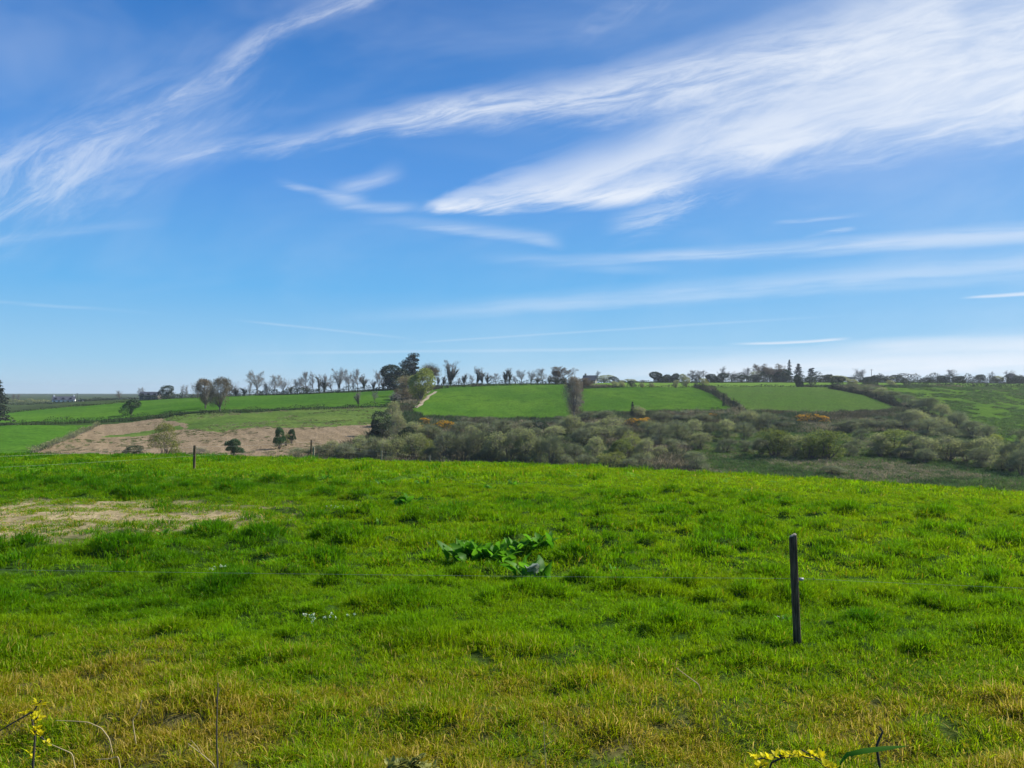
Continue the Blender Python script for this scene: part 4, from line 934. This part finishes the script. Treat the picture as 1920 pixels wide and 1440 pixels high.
# ------------------------------------------------------------------ docks, flowers and dry stalks in the meadow
def strap_leaf(G, base, az, L, W, up, rng, var, fold=.25, ns=8, arch=(.02, .22)):
    """a leaf rising from base on a short stalk and arching over, folded along its midrib, with a wavy edge"""
    c = np.array([math.cos(az), math.sin(az), 0]); s = np.array([-math.sin(az), math.cos(az), 0]); pts = []; p = np.array(base, float); th = up; tw = rng.normal(0, .5)
    for i in range(ns + 1):
        t = i/ns; w = W*(.10 if t < .2 else max(.06, math.sin(math.pi*min(1, ((t - .2)/.8)**.8))**.6)); wl, wr = w*(1 + .16*math.sin(t*19 + az*3)), w*(1 + .16*math.sin(t*17 + az*7))
        nrm = -c*math.sin(th) + np.array([0, 0, 1])*math.cos(th); sd = s*math.cos(tw*t) + nrm*math.sin(tw*t); nn = nrm*math.cos(tw*t) - s*math.sin(tw*t)
        pts += [p - sd*wl/2 + nn*fold*wl*.5, p, p + sd*wr/2 + nn*fold*wr*.5]
        p = p + (c*math.cos(th) + np.array([0, 0, 1])*math.sin(th))*L/ns; th -= rng.uniform(*arch)
    q = []
    for i in range(ns):
        a = i*3; q += [(a, a+1, a+4, a+3), (a+1, a+2, a+5, a+4)]
    G.add(pts, q=q, var=var)
def dock(label, X, Y, R0, n, seed, pale=0, dead=0):
    rng = np.random.default_rng(seed); root = empty('dock_plant', (X, Y, gz(X, Y)-.01)); G = Geo()
    for i in range(n):
        strap_leaf(G, rng.normal(0, .11*R0/.4, 3)*[1, .7, 0], rng.random()*6.283, R0*rng.uniform(.45, 1.0), R0*rng.uniform(.20, .36), rng.uniform(1.15, 1.68), rng, rng.random())
    obj('leaves', G.mesh('leaves', M['dock'], True), root)
    if pale:
        G = Geo()
        for i in range(pale): strap_leaf(G, (rng.normal(0, .03), -.03, .03), -1.57 + rng.normal(0, .5), R0*.75, R0*.34, 1.25, rng, rng.random())
        tag(obj('pale_leaf', G.mesh('pale_leaf', M['pale'], True), root), 'silvery pale upright leaves')
    if dead:
        G = Geo()
        for i in range(dead):
            a = rng.random()*6.28; b = np.array([math.cos(a), math.sin(a), 0])*rng.uniform(.1, .5)*R0
            strap_leaf(G, b + [0, 0, .06], rng.random()*6.28, R0*.16, R0*.08, .5, rng, rng.random(), .1, 4)
        obj('dead_leaf', G.mesh('dead_leaf', M['pale'], True), root)
    return tag(root, label, 'weed', 'dock plants in the meadow')
dk = [
 (868, 1062, .42, 13, 0, 0, 'dock with upright narrow leaves, at the near end of the big dock patch'), (900, 1060, .44, 16, 0, 6, 'broad leaved dock in the middle of the big dock patch'),
 (935, 1064, .42, 15, 0, 5, 'bright arching dock beside the middle of the big dock patch'), (975, 1046, .36, 12, 0, 6, 'ragged dock behind the silvery leaved one'), (1012, 1044, .36, 12, 0, 4, 'dark dock at the far side of the big dock patch'),
 (1000, 1088, .44, 9, 6, 4, 'dock with silvery white upright leaves'), (758, 952, .42, 18, 0, 0, 'solitary dark leafy dock out in the meadow'), (688, 958, .2, 8, 0, 0, 'small dock just beside the solitary leafy dock'),
 (612, 902, .4, 14, 0, 0, 'low dock patch beyond the bare soil'), (545, 902, .4, 12, 0, 0, 'flat dock plants near the crest post'), (725, 912, .5, 16, 0, 3, 'wide low dock far out toward the crest'), (790, 912, .5, 15, 0, 0, 'dull green dock far out, one clear of the wide low dock'),
 (815, 903, .45, 13, 0, 2, 'pale flecked dock far out in the meadow'), (880, 895, .5, 10, 0, 3, 'dock with pale flecks just under the crest'), (920, 920, .42, 12, 0, 0, 'small dark dock past the middle of the meadow'), (962, 916, .42, 13, 0, 0, 'spreading dock past the small dark one'),
 (705, 992, .3, 10, 0, 2, 'reddish ragged dock before the solitary dock'), (305, 1000, .3, 10, 0, 0, 'upright dock at the edge of the bare soil'), (1340, 988, .28, 9, 0, 4, 'small pale flecked dock in the open grass'), (1250, 1105, .22, 7, 0, 3, 'small weed in the grass short of the near post'),
 (1150, 1080, .22, 6, 0, 3, 'tiny weed with a pale head beside the wire'), (455, 1108, .22, 9, 0, 6, 'flat rosette with white flecks in the lush grass'), (1470, 1168, .2, 7, 0, 3, 'small leafy weed at the foot of the near post'), (560, 1318, .12, 6, 0, 0, 'tiny bright green seedling in the straw yellow grass'),
]
for i, (x, y, r, n, p, d, lb) in enumerate(dk):
    Y = near_depth(x, y); dock(lb, wx(x, Y), Y, r*(.92 if i < 6 else .62 if i > 6 else .85), n + 16*(i < 6), 200 + i, p, d)
def flowers(label, x, y, n, spread, seed):
    rng = np.random.default_rng(seed); Y = near_depth(x, y); X = wx(x, Y); root = empty('wildflower', (X, Y, gz(X, Y))); S, G = Geo(), Geo()
    for i in range(n):
        b = np.array([rng.normal(0, spread), rng.normal(0, spread*.5), 0]); b[2] = gz(X + b[0], Y + b[1]) - root.location.z; t = b + np.array([rng.normal(0, .015), rng.normal(0, .015), rng.uniform(.10, .17)])
        S.tube([b, (b+t)/2 + rng.normal(0, .004, 3), t], .0014, 4)
        m = 9; G.leaves(t + rng.normal(0, .007, (m, 3)), rng.normal(size=(m, 3)), .014, .011, rng.random(m), rng)
    obj('stems', S.mesh('stems', M['dock']), root); obj('blossom', G.mesh('blossom', M['white_flower']), root)
    return tag(root, label, 'flowers')
flowers('sprinkle of tiny white flowers where lush grass meets straw', 615, 1185, 13, .16, 1)
flowers('few white flowers in the grass below the dock patch', 405, 1090, 6, .06, 2)
flowers('white flower heads beside the bare soil', 640, 968, 9, .16, 3)
def stalk(label, path, depth, rad, mat='straw', branches=0, seed=0, leaves=None, root_to_ground=True):
    """a thin stalk through photograph points at one distance, rooted in the ground below its first point"""
    rng = np.random.default_rng(seed); dd = depth if isinstance(depth, (list, tuple)) else [depth]*len(path)
    pts = [np.array([wx(x, d), d, wz(y, d)]) for (x, y), d in zip(path, dd)]
    g = gz(pts[0][0], pts[0][1])
    if root_to_ground and pts[0][2] > g + .03: pts = [np.array([pts[0][0] + .03, pts[0][1], g - .02])] + pts
    n = 8*len(pts); t = np.linspace(0, len(pts)-1, n); A = np.array(pts); xs = np.arange(len(pts))
    P = np.stack([np.interp(t, xs, A[:, i]) for i in range(3)], 1)
    for _ in range(3): P[1:-1] = (P[:-2] + 2*P[1:-1] + P[2:])/4
    root = empty('dry_stalk', tuple(P[0])); G = Geo(); G.tube(P - P[0], np.linspace(rad, rad*.45, n), 6)
    for b in range(branches):
        i = rng.integers(n//3, n-3); e = P[i] + rng.normal(0, .03, 3) + [0, 0, .05]; G.tube([P[i]-P[0], (P[i]+e)/2 - P[0] + rng.normal(0, .006, 3), e-P[0]], [rad*.6, rad*.5, rad*.3], 5)
    obj('stem', G.mesh('stem', M[mat], True), root)
    return root, P, rng
def simple(label, *a, **k): tag(stalk(label, *a, **k)[0], label, 'dry stalk')
simple('long curved straw stalk over the yellow grass', [(205,1385),(190,1365),(165,1354),(135,1352),(104,1351)], 4.6, .004)
simple('forked pale stalk with two prongs', [(248,1350),(262,1333),(266,1313)], 4.7, .004, branches=2, seed=2)
simple('straight pale stalk lying slanted below the curved one', [(136,1413),(110,1402),(92,1394)], 4.35, .004)
simple('short pale stick lying low near the picture bottom', [(222,1418),(205,1423),(180,1424)], 4.3, .004)
simple('pale slanting twig joining the dark upright stem', [(404,1436),(380,1415),(352,1394)], 3.5, .003, branches=1, seed=5)
simple('dark upright dead stem, tallest in the near grass', [(408,1442),(406,1380),(407,1330),(409,1280)], 3.5, .0045, mat='dark_wood', branches=1, seed=4)
simple('thin pale upright dead stem with a side twig', [(1024,1442),(1021,1400),(1019,1352)], 3.6, .003, branches=2, seed=7)
simple('crooked dark dead dock stalk in the yellowish grass', [(1643,1400),(1649,1385),(1655,1372),(1648,1362)], 4.6, .009, mat='dark_wood', seed=9)
simple('slanting dry stick behind the straw yellow patch', [(1310,1283),(1285,1265),(1268,1252)], 5.6, .005, seed=10)

def shoot(name, label, path, depth, rad, nl, Ls, seed, mat='yellow_leaf', side=(), cat='shoot'):
    """a hedge shoot with leaves in small bunches along it"""
    root, P, rng = stalk(label, path, depth, rad, 'dark_wood', 0, seed); root.name = name
    G = Geo(); lines = [P[len(P)//3:]]
    for a, b in side:
        d = depth if not isinstance(depth, (list, tuple)) else depth[-1]
        A0, B0 = np.array([wx(a[0], d), d, wz(a[1], d)]), np.array([wx(b[0], d), d - .05, wz(b[1], d)])
        lines.append(A0 + (B0 - A0)*np.linspace(0, 1, 12)[:, None])
    S = Geo()
    for Lp in lines[1:]: S.tube(Lp - P[0], .0022, 5)
    if lines[1:]: obj('twig', S.mesh('twig', M['dark_wood']), root)
    for li, Lp in enumerate(lines):
        m = int(nl*len(Lp)/20*(.35 if li == 0 else 1.5))
        for i in range(m):
            p = Lp[rng.integers(0, len(Lp))] - P[0] + rng.normal(0, .004, 3)
            for j in range(rng.integers(2, 5)): strap_leaf(G, p, rng.random()*6.283, Ls*rng.uniform(.6, 1.2), Ls*rng.uniform(.38, .6), rng.uniform(.2, 1.3), rng, rng.random(), .3, 4)
    obj('leaves', G.mesh('leaves', M[mat], True), root)
    return tag(root, label, cat)
shoot('hedge_shoot', 'arching yellow leaved hawthorn shoot at the bottom edge', [(1440,1470),(1445,1430),(1470,1420),(1500,1417),(1530,1424),(1550,1440)], 2.3, .0035, 11, .024, 1, side=(((1470,1419),(1408,1408)),((1545,1428),(1492,1392)),((1440,1432),(1385,1438)),((1560,1440),(1535,1425)),((1500,1417),(1450,1402))))
shoot('hedge_shoot', 'yellowish hedge shoot with dark bare twig at the picture corner', [(60,1500),(62,1430),(66,1380),(58,1340),(78,1312)], 2.1, .004, 16, .018, 2, 'yellow_leaf', side=(((60,1335),(-30,1385)),((64,1370),(110,1378)),((66,1350),(92,1330))))
shoot('hedge_shoot', 'bright green leaf tips of a hedge shoot at the bottom', [(760,1520),(765,1470),(772,1432),(790,1420)], 2.4, .004, 20, .026, 3, 'fresh', side=(((772,1436),(730,1424)),((775,1440),(815,1432)),((765,1450),(700,1440))))
root, P, rng_ = stalk('b', [(1572,1470),(1574,1436),(1585,1418)], 2.3, .004, 'dock'); root.name = 'iris_plant'
G = Geo(); a0 = P[-6] - P[0]; A = np.array([[wx(x, 2.3), 2.3, wz(y, 2.3)] for x, y in ((1574,1432),(1588,1415),(1620,1408),(1660,1403),(1700,1399))]) - P[0]
V = []; q = []
for i, p in enumerate(A):
    w = (.003, .0055, .0065, .0055, .001)[i]; V += [p + [0, -w, -w*.8], p + [0, 0, w*.25], p + [0, w, w*.8]]
for i in range(4): q += [(3*i, 3*i+1, 3*i+4, 3*i+3), (3*i+1, 3*i+2, 3*i+5, 3*i+4)]
G.add(V, q=q, var=.15); obj('blade', G.mesh('blade', M['dock'], True), root); tag(root, 'single long dark green blade bent over beside the yellow shoot', 'plant')

# ------------------------------------------------------------------ buildings and poles far off
def gable_house(name, label, x, Y, L, D, eave, ridge, rz, wall, cat, windows=0, dormers=0, chim=0, door=False, base=None):
    X = wx(x, Y); root = empty(name, (X, Y, base if base is not None else gz(X, Y)), rz); G = Geo()
    G.box(-L/2, L/2, -D/2, D/2, -1.0, eave)
    for sx in (-1, 1):
        e = .12*sx; V = [(sx*L/2 - e, -D/2, eave), (sx*L/2 - e, D/2, eave), (sx*L/2 - e, 0, ridge - .06), (sx*L/2, -D/2, eave), (sx*L/2, D/2, eave), (sx*L/2, 0, ridge - .06)]
        G.add(V, q=[(0, 1, 4, 3), (1, 2, 5, 4), (2, 0, 3, 5)], t=[(0, 2, 1), (3, 4, 5)])
    obj('wall', G.mesh('wall', M[wall]), root); Rf = Geo(); o = .35
    for s in (-1, 1):
        y0, z0 = s*(D/2 + o), eave - o*(ridge - eave)/(D/2); V = []
        for xx in (-L/2 - o, L/2 + o): V += [(xx, y0, z0), (xx, 0, ridge), (xx, 0, ridge + .16), (xx, y0, z0 + .16)]
        Rf.add(V, q=[(0, 1, 2, 3), (7, 6, 5, 4), (0, 4, 5, 1), (3, 2, 6, 7), (0, 3, 7, 4), (1, 5, 6, 2)])
    rf = obj('roof', Rf.mesh('roof', M['slate']), root)
    for c in range(chim):
        g = Geo(); cx = (-L/2 + .8) if c == 0 else (L/2 - .8); g.box(cx - .4, cx + .4, -.35, .35, ridge - .5, ridge + .9); g.box(cx - .25, cx - .05, -.1, .1, ridge + .9, ridge + 1.2); obj('chimney', g.mesh('chimney', M[wall]), rf)
    for d in range(dormers):
        cx = -L/2 + L*(d + .5)/dormers; g = Geo(); g.box(cx - .7, cx + .7, -D/2 + .25, -D/2 + 2.2, eave + .15, eave + 1.55)
        dm = obj('dormer', g.mesh('dormer', M['slate']), root); g = Geo(); g.box(cx - .45, cx + .45, -D/2 + .21, -D/2 + .248, eave + .4, eave + 1.35); obj('window', g.mesh('window', M['glass']), dm)
    for w in range(windows):
        cx = -L/2 + L*(w + .5)/windows
        if door and w == windows//2:
            g = Geo(); g.box(cx - .45, cx + .45, -D/2 - .03, -D/2 - .004, 0, 2.1); obj('door', g.mesh('door', M['dark_wood']), root); continue
        g = Geo(); g.box(cx - .55, cx + .55, -D/2 - .03, -D/2 - .004, .95, 2.15); obj('window', g.mesh('window', M['glass']), root)
        g = Geo(); g.box(cx - .65, cx + .65, -D/2 - .12, -D/2 - .004, .83, .945); obj('sill', g.mesh('sill', M['stone']), root)
    return tag(root, label, cat)
yb = wz(757, 520); XH = wx(121, 520)
gable_house('white_house', 'white house with dark slate roof and dormers beyond the fields', 120, 520, 13.2, 7.0, 2.6, 4.9, .42, 'render_white', 'house', 5, 3, 2, True, yb)
gable_house('white_shed', 'small low white outbuilding beside the white house', 152, 512, 3.6, 3, 1.6, 2.4, -.5, 'render_white', 'shed', 1, 0, 0, False, wz(756.5, 512))
gable_house('stone_barn', 'long low stone barn with dark roof beside the dark evergreen', 282, 318, 7.2, 4.4, 1.4, 2.7, .12, 'stone', 'barn', 3, 0, 0, False, wz(747.5, 318))
gable_house('slate_cottage', 'cottage half hidden at the pasture divide, only its dark roof showing', 1106, 352, 5.6, 5, 2.2, 4.3, -.25, 'stone', 'house', 2, 0, 1, False, wz(722, 352))
def pole(label, x, Y, yt, arms=True):
    X = wx(x, Y); g = gz(X, Y); h = wz(yt, Y) - g; root = empty('utility_pole', (X, Y, g)); G = Geo(); G.tube([(0, 0, -.5), (0, 0, h)], [.16, .11], 7); obj('shaft', G.mesh('shaft', M['dark_wood']), root)
    g2 = Geo(); g2.box(-.9, .9, -.16, -.09, h - .55, h - .42); obj('crossarm', g2.mesh('crossarm', M['dark_wood']), root)
    for sx in (-.8, 0, .8): g3 = Geo(); g3.tube([(sx, -.125, h - .42), (sx, -.125, h - .25)], [.05, .03], 6); obj('insulator', g3.mesh('insulator', M['insulator']), root)
    return tag(root, label, 'pole')
pole('wooden utility pole just past the white house', 145, 540, 737)
pole('thin utility pole on the skyline past the pine', 1634, 420, 692)
pole('thin utility pole above the little strip field trees', 1319, 430, 695)

# ------------------------------------------------------------------ light, sky, camera
sun = bpy.data.lights.new('sun', 'SUN'); sun.energy = 4.8; sun.angle = R(.53); sun.color = (1, .95, .86)
so = bpy.data.objects.new('sun', sun); C.objects.link(so); so.location = (40, 40, 60)
sd = Vector((math.sin(SUN_AZ)*math.cos(SUN_EL), math.cos(SUN_AZ)*math.cos(SUN_EL), math.sin(SUN_EL)))
so.rotation_euler = (-sd).to_track_quat('-Z', 'Y').to_euler()

world = bpy.data.worlds.new('World'); bpy.context.scene.world = world; world.use_nodes = True
nt = world.node_tree; nt.nodes.clear(); new, link = nt.nodes.new, nt.links.new
skyt = new('ShaderNodeTexSky'); skyt.sky_type = 'NISHITA'; skyt.sun_disc = False; skyt.sun_elevation = SUN_EL; skyt.sun_rotation = SUN_AZ
skyt.air_density = 1.0; skyt.dust_density = .1; skyt.ozone_density = 3.0; skyt.altitude = 60
tc = new('ShaderNodeTexCoord'); sx = new('ShaderNodeSeparateXYZ'); link(tc.outputs['Generated'], sx.inputs[0])
dx, dy, dz = (E(nt, sx.outputs[i]) for i in range(3))
fy = dy.op('MAXIMUM', .08); U = dx/fy; Vv = dz/fy; front = dy.step(.08, .3)
def cvec(a, b, c=0.0):
    n = new('ShaderNodeCombineXYZ')
    for i, x in enumerate((a, b, c)):
        if isinstance(x, E): link(x.k, n.inputs[i])
        else: n.inputs[i].default_value = x
    return n.outputs[0]
warp = noise(nt, cvec(U*1.6, Vv*3.6, 2.0), 2.0, 3, .6) - .5
def fibre(ang, fx, fz, seed, detail=6, rough=.68, dist=.5):
    """streaky noise drawn out along one direction of the sky"""
    c, s_ = math.cos(ang), math.sin(ang)
    return noise(nt, cvec((U*c + Vv*s_)*fx, (Vv*c - U*s_)*fz + warp*1.2, seed), 1.0, detail, rough, dist)
NZ = {'a': fibre(R(13), 7, 40, 1.0), 'b': fibre(R(17), 4.5, 26, 2.0, 5), 'c': fibre(R(30), 7, 30, 3.0), 'h': fibre(R(3.5), 4.5, 60, 4.0, 4, .6, .2)}
soft_n = noise(nt, cvec(U*2.5 + Vv*1.2, Vv*6.0 - U*1.4, 7.0), 1.0, 4, .6, .5)
total = None
def streak(x0, y0, x1, y1, w0, w1, s, nz='a', bend=0, lo=.32, hi=.76, up=1.0, down=1.0, warpk=.04, tail=(.12, .12), base=.25):
    """one band of cirrus given by two sky directions (as photograph pixels); up and down: softness of its two edges"""
    global total
    ax, ay, bx, by = (x0-960)/F, (HZ-y0)/F, (x1-960)/F, (HZ-y1)/F; L = math.hypot(bx-ax, by-ay); cx, cy = (bx-ax)/L, (by-ay)/L
    pu, pv = U - ax, Vv - ay
    S = (pu*cx + pv*cy)/L; D = pv*cx - pu*cy + warp*warpk
    S01 = S.op('MINIMUM', 1.2).op('MAXIMUM', -.2)
    D = D + (S01*(1.0 - S01))*(4*bend/F) + (NZ[nz] - .5)*(.5*(w0 + w1)/F)
    T_ = D/(S01*((w1-w0)/F) + w0/F)
    edge = (1.0 - T_.step(.5 - .55*up, .5 + .75*up))*(T_.step(-.5 - .75*down, -.5 + .5*down))
    ends = S.step(-.02, tail[0])*(1.0 - S.step(1 - tail[1], 1.02))
    m = edge*ends*(NZ[nz].step(lo, hi)*(1 - base) + base)*s
    total = m if total is None else (total + m - total*m)
streak(540, 266, 1800, 58, 22, 118, .74, 'a', 0, .30, .70, .9, 1.0, .05, (.30, .02), .22)
streak(120, 318, 980, 186, 22, 30, .40, 'a', 14, .36, .70, 1, 1, .06, (.35, .15), .15)
streak(795, 392, 2080, 110, 14, 155, .78, 'b', 0, .16, .72, 1.1, .55, .03, (.05, .0), .40)
streak(800, 386, 1420, 312, 13, 44, .88, 'a', 14, .28, .62, 1, .8, .03, (.05, .35), .25)
streak(980, 300, 2080, -40, 40, 230, .60, 'b', 0, .36, .72, 1.3, 1.3, .06, (.34, .0), .10)
streak(1480, 150, 2120, -60, 120, 260, .55, 'b', 0, .20, .7, 1.4, 1.4, .05, (.4, .0), .5)
streak(1120, 432, 1420, 330, 40, 30, .40, 'a', 0, .40, .68, 1, 1, .05, (.3, .4), .04)
streak(1280, 345, 1960, 262, 16, 26, .30, 'a', 0, .36, .68, 1, 1, .02, (.2, .0), .1)
streak(180, 268, 740, -40, 18, 36, .46, 'c', -14, .34, .68, 1, 1, .07, (.35, .05), .18)
streak(-140, 420, 560, 90, 90, 140, .36, 'c', 0, .36, .74, 1.3, 1.2, .09, (.1, .45), .14)
streak(-90, 428, 160, 300, 30, 30, .46, 'c', 0, .38, .68, 1, .8, .06, (.02, .5), .1)
streak(-100, 330, 330, 230, 70, 60, .30, 'c', 0, .36, .70, 1, 1, .1, (.05, .4), .12)
streak(510, 336, 700, 366, 9, 9, .38, 'h', 8, .34, .64, 1, 1, .03, (.3, .3), .2)
streak(590, 366, 800, 384, 14, 10, .30, 'h', 6, .34, .64, 1, 1, .03, (.3, .3), .25)
streak(600, 352, 770, 322, 16, 20, .34, 'a', 0, .34, .66, 1.1, 1.1, .05, (.4, .4), .25)
streak(660, 408, 1060, 458, 12, 18, .34, 'h', -6, .30, .66, 1.2, .8, .02, (.5, .12), .35)
streak(960, 490, 2000, 432, 11, 26, .48, 'h', 6, .30, .62, 1, 1, .012, (.4, 0), .3)
streak(860, 480, 1300, 508, 14, 18, .16, 'h', 0, .3, .64, 1, 1, .02, (.4, .4), .3)
streak(560, 596, 2000, 488, 12, 34, .36, 'h', 6, .30, .66, 1.2, 1.2, .02, (.45, 0), .35)
streak(1440, 416, 1640, 402, 5, 5, .30, 'h', 0, .38, .6, 1, 1, .02, (.3, .3), .05)
streak(1500, 443, 1610, 428, 6, 6, .40, 'h', 0, .38, .6, 1, 1, .02, (.3, .3), .05)
streak(1795, 560, 1990, 546, 3, 6, .70, 'h', 0, .2, .6, 1, .7, .006, (.25, 0), .6)
streak(1360, 646, 1600, 634, 3, 4, .60, 'h', 2, .2, .6, 1, .7, .006, (.3, .2), .6)
streak(1540, 652, 2000, 640, 14, 18, .50, 'h', 0, .28, .6, 1.2, 1.2, .012, (.35, 0), .5)
streak(900, 708, 2100, 672, 20, 52, .92, 'h', 0, .2, .62, 1.4, 1.2, .012, (.5, 0), .55)
streak(-60, 562, 330, 592, 4, 4, .13, 'h', 0, .3, .6, 1, 1, .006, (.1, .5), .4)
streak(760, 643, 1640, 588, 2.5, 3, .17, 'h', 0, .2, .6, 1, 1, .003, (.1, .4), .5)
streak(420, 598, 780, 636, 2.5, 3, .20, 'h', 0, .2, .6, 1, 1, .003, (.3, .2), .4)
streak(400, 664, 1500, 650, 4, 4, .20, 'h', 0, .2, .6, 1, 1, .004, (.3, .4), .5)
streak(-40, 452, 340, 408, 14, 12, .14, 'h', 0, .3, .7, 1, 1, .02, (.1, .5), .3)
streak(1040, 70, 1260, -20, 24, 30, .20, 'c', 0, .36, .68, 1.2, 1.2, .06, (.4, .1), .08)
veil = soft_n.step(.40, .85)*.15
total = total + veil - total*veil
mask = (total*front).op('MINIMUM', .97)
ramp = new('ShaderNodeValToRGB'); el = ramp.color_ramp.elements
for i, (p, c) in enumerate(((0, (3.7, 5.3, 6.6)), (.04, (2.55, 4.9, 7.0)), (.13, (1.12, 3.75, 7.0)), (.26, (.76, 2.6, 6.3)), (.45, (.30, 1.48, 4.5)), (1, (.25, 1.0, 3.4)))):
    e = el[i] if i < 2 else el.new(p)
    e.position = p; e.color = (c[0]/8, c[1]/8, c[2]/8, 1)
link(dz.op('MAXIMUM', 0.0).k, ramp.inputs[0])
base_sky = mixc(nt, 1.0, ramp.outputs[0], (8, 8, 8), 'MULTIPLY')
toward = (dx*sd.x + dy*sd.y + dz*sd.z).step(.35, 1.0)
base_sky = mixc(nt, toward*.42, base_sky, (3.6, 5.2, 7.4))
hsv = new('ShaderNodeHueSaturation'); hsv.inputs['Saturation'].default_value = 1.25; hsv.inputs['Value'].default_value = .8; link(skyt.outputs[0], hsv.inputs['Color'])
base_sky = mixc(nt, .10, base_sky, hsv.outputs[0])
bg = new('ShaderNodeBackground'); bg.inputs['Strength'].default_value = .075
link(mixc(nt, mask, base_sky, (6.9, 7.3, 7.9)), bg.inputs['Color'])
wo = new('ShaderNodeOutputWorld'); link(bg.outputs[0], wo.inputs[0])
world.cycles.sampling_method = 'MANUAL'; world.cycles.sample_map_resolution = 1024

HAZE = 0.00016
if HAZE:
    m, nt, new, link = new_mat('haze_air'); pv = new('ShaderNodeVolumePrincipled'); pv.inputs['Color'].default_value = (.80, .88, 1, 1); pv.inputs['Density'].default_value = HAZE; pv.inputs['Anisotropy'].default_value = .3
    o = new('ShaderNodeOutputMaterial'); link(pv.outputs[0], o.inputs['Volume'])
    G = Geo(); G.box(-4300, 4300, -30, 2600, -32, 24); tag(obj('haze', G.mesh('haze', m)), 'thin blue air over the whole valley', 'haze', kind='stuff')

cam = bpy.data.cameras.new('camera'); co = bpy.data.objects.new('camera', cam); C.objects.link(co)
co.location = (0, 0, H); co.rotation_euler = (R(90), 0, 0); cam.sensor_width = 36; cam.lens = 36*F/1920; cam.shift_y = (HZ - 720)/1920; cam.clip_start = .05; cam.clip_end = 6000
sc = bpy.context.scene; sc.camera = co
sc.view_settings.view_transform = 'Standard'; sc.view_settings.look = 'None'; sc.view_settings.exposure = .75; sc.view_settings.gamma = 1
sc.render.engine = 'CYCLES'; cy = sc.cycles
cy.max_bounces = 6; cy.diffuse_bounces = 3; cy.glossy_bounces = 2; cy.transmission_bounces = 4; cy.volume_bounces = 0; cy.transparent_max_bounces = 8
cy.use_denoising = True; cy.denoiser = "OPENIMAGEDENOISE"; cy.sample_clamp_indirect = 6; cy.caustics_reflective = cy.caustics_refractive = False
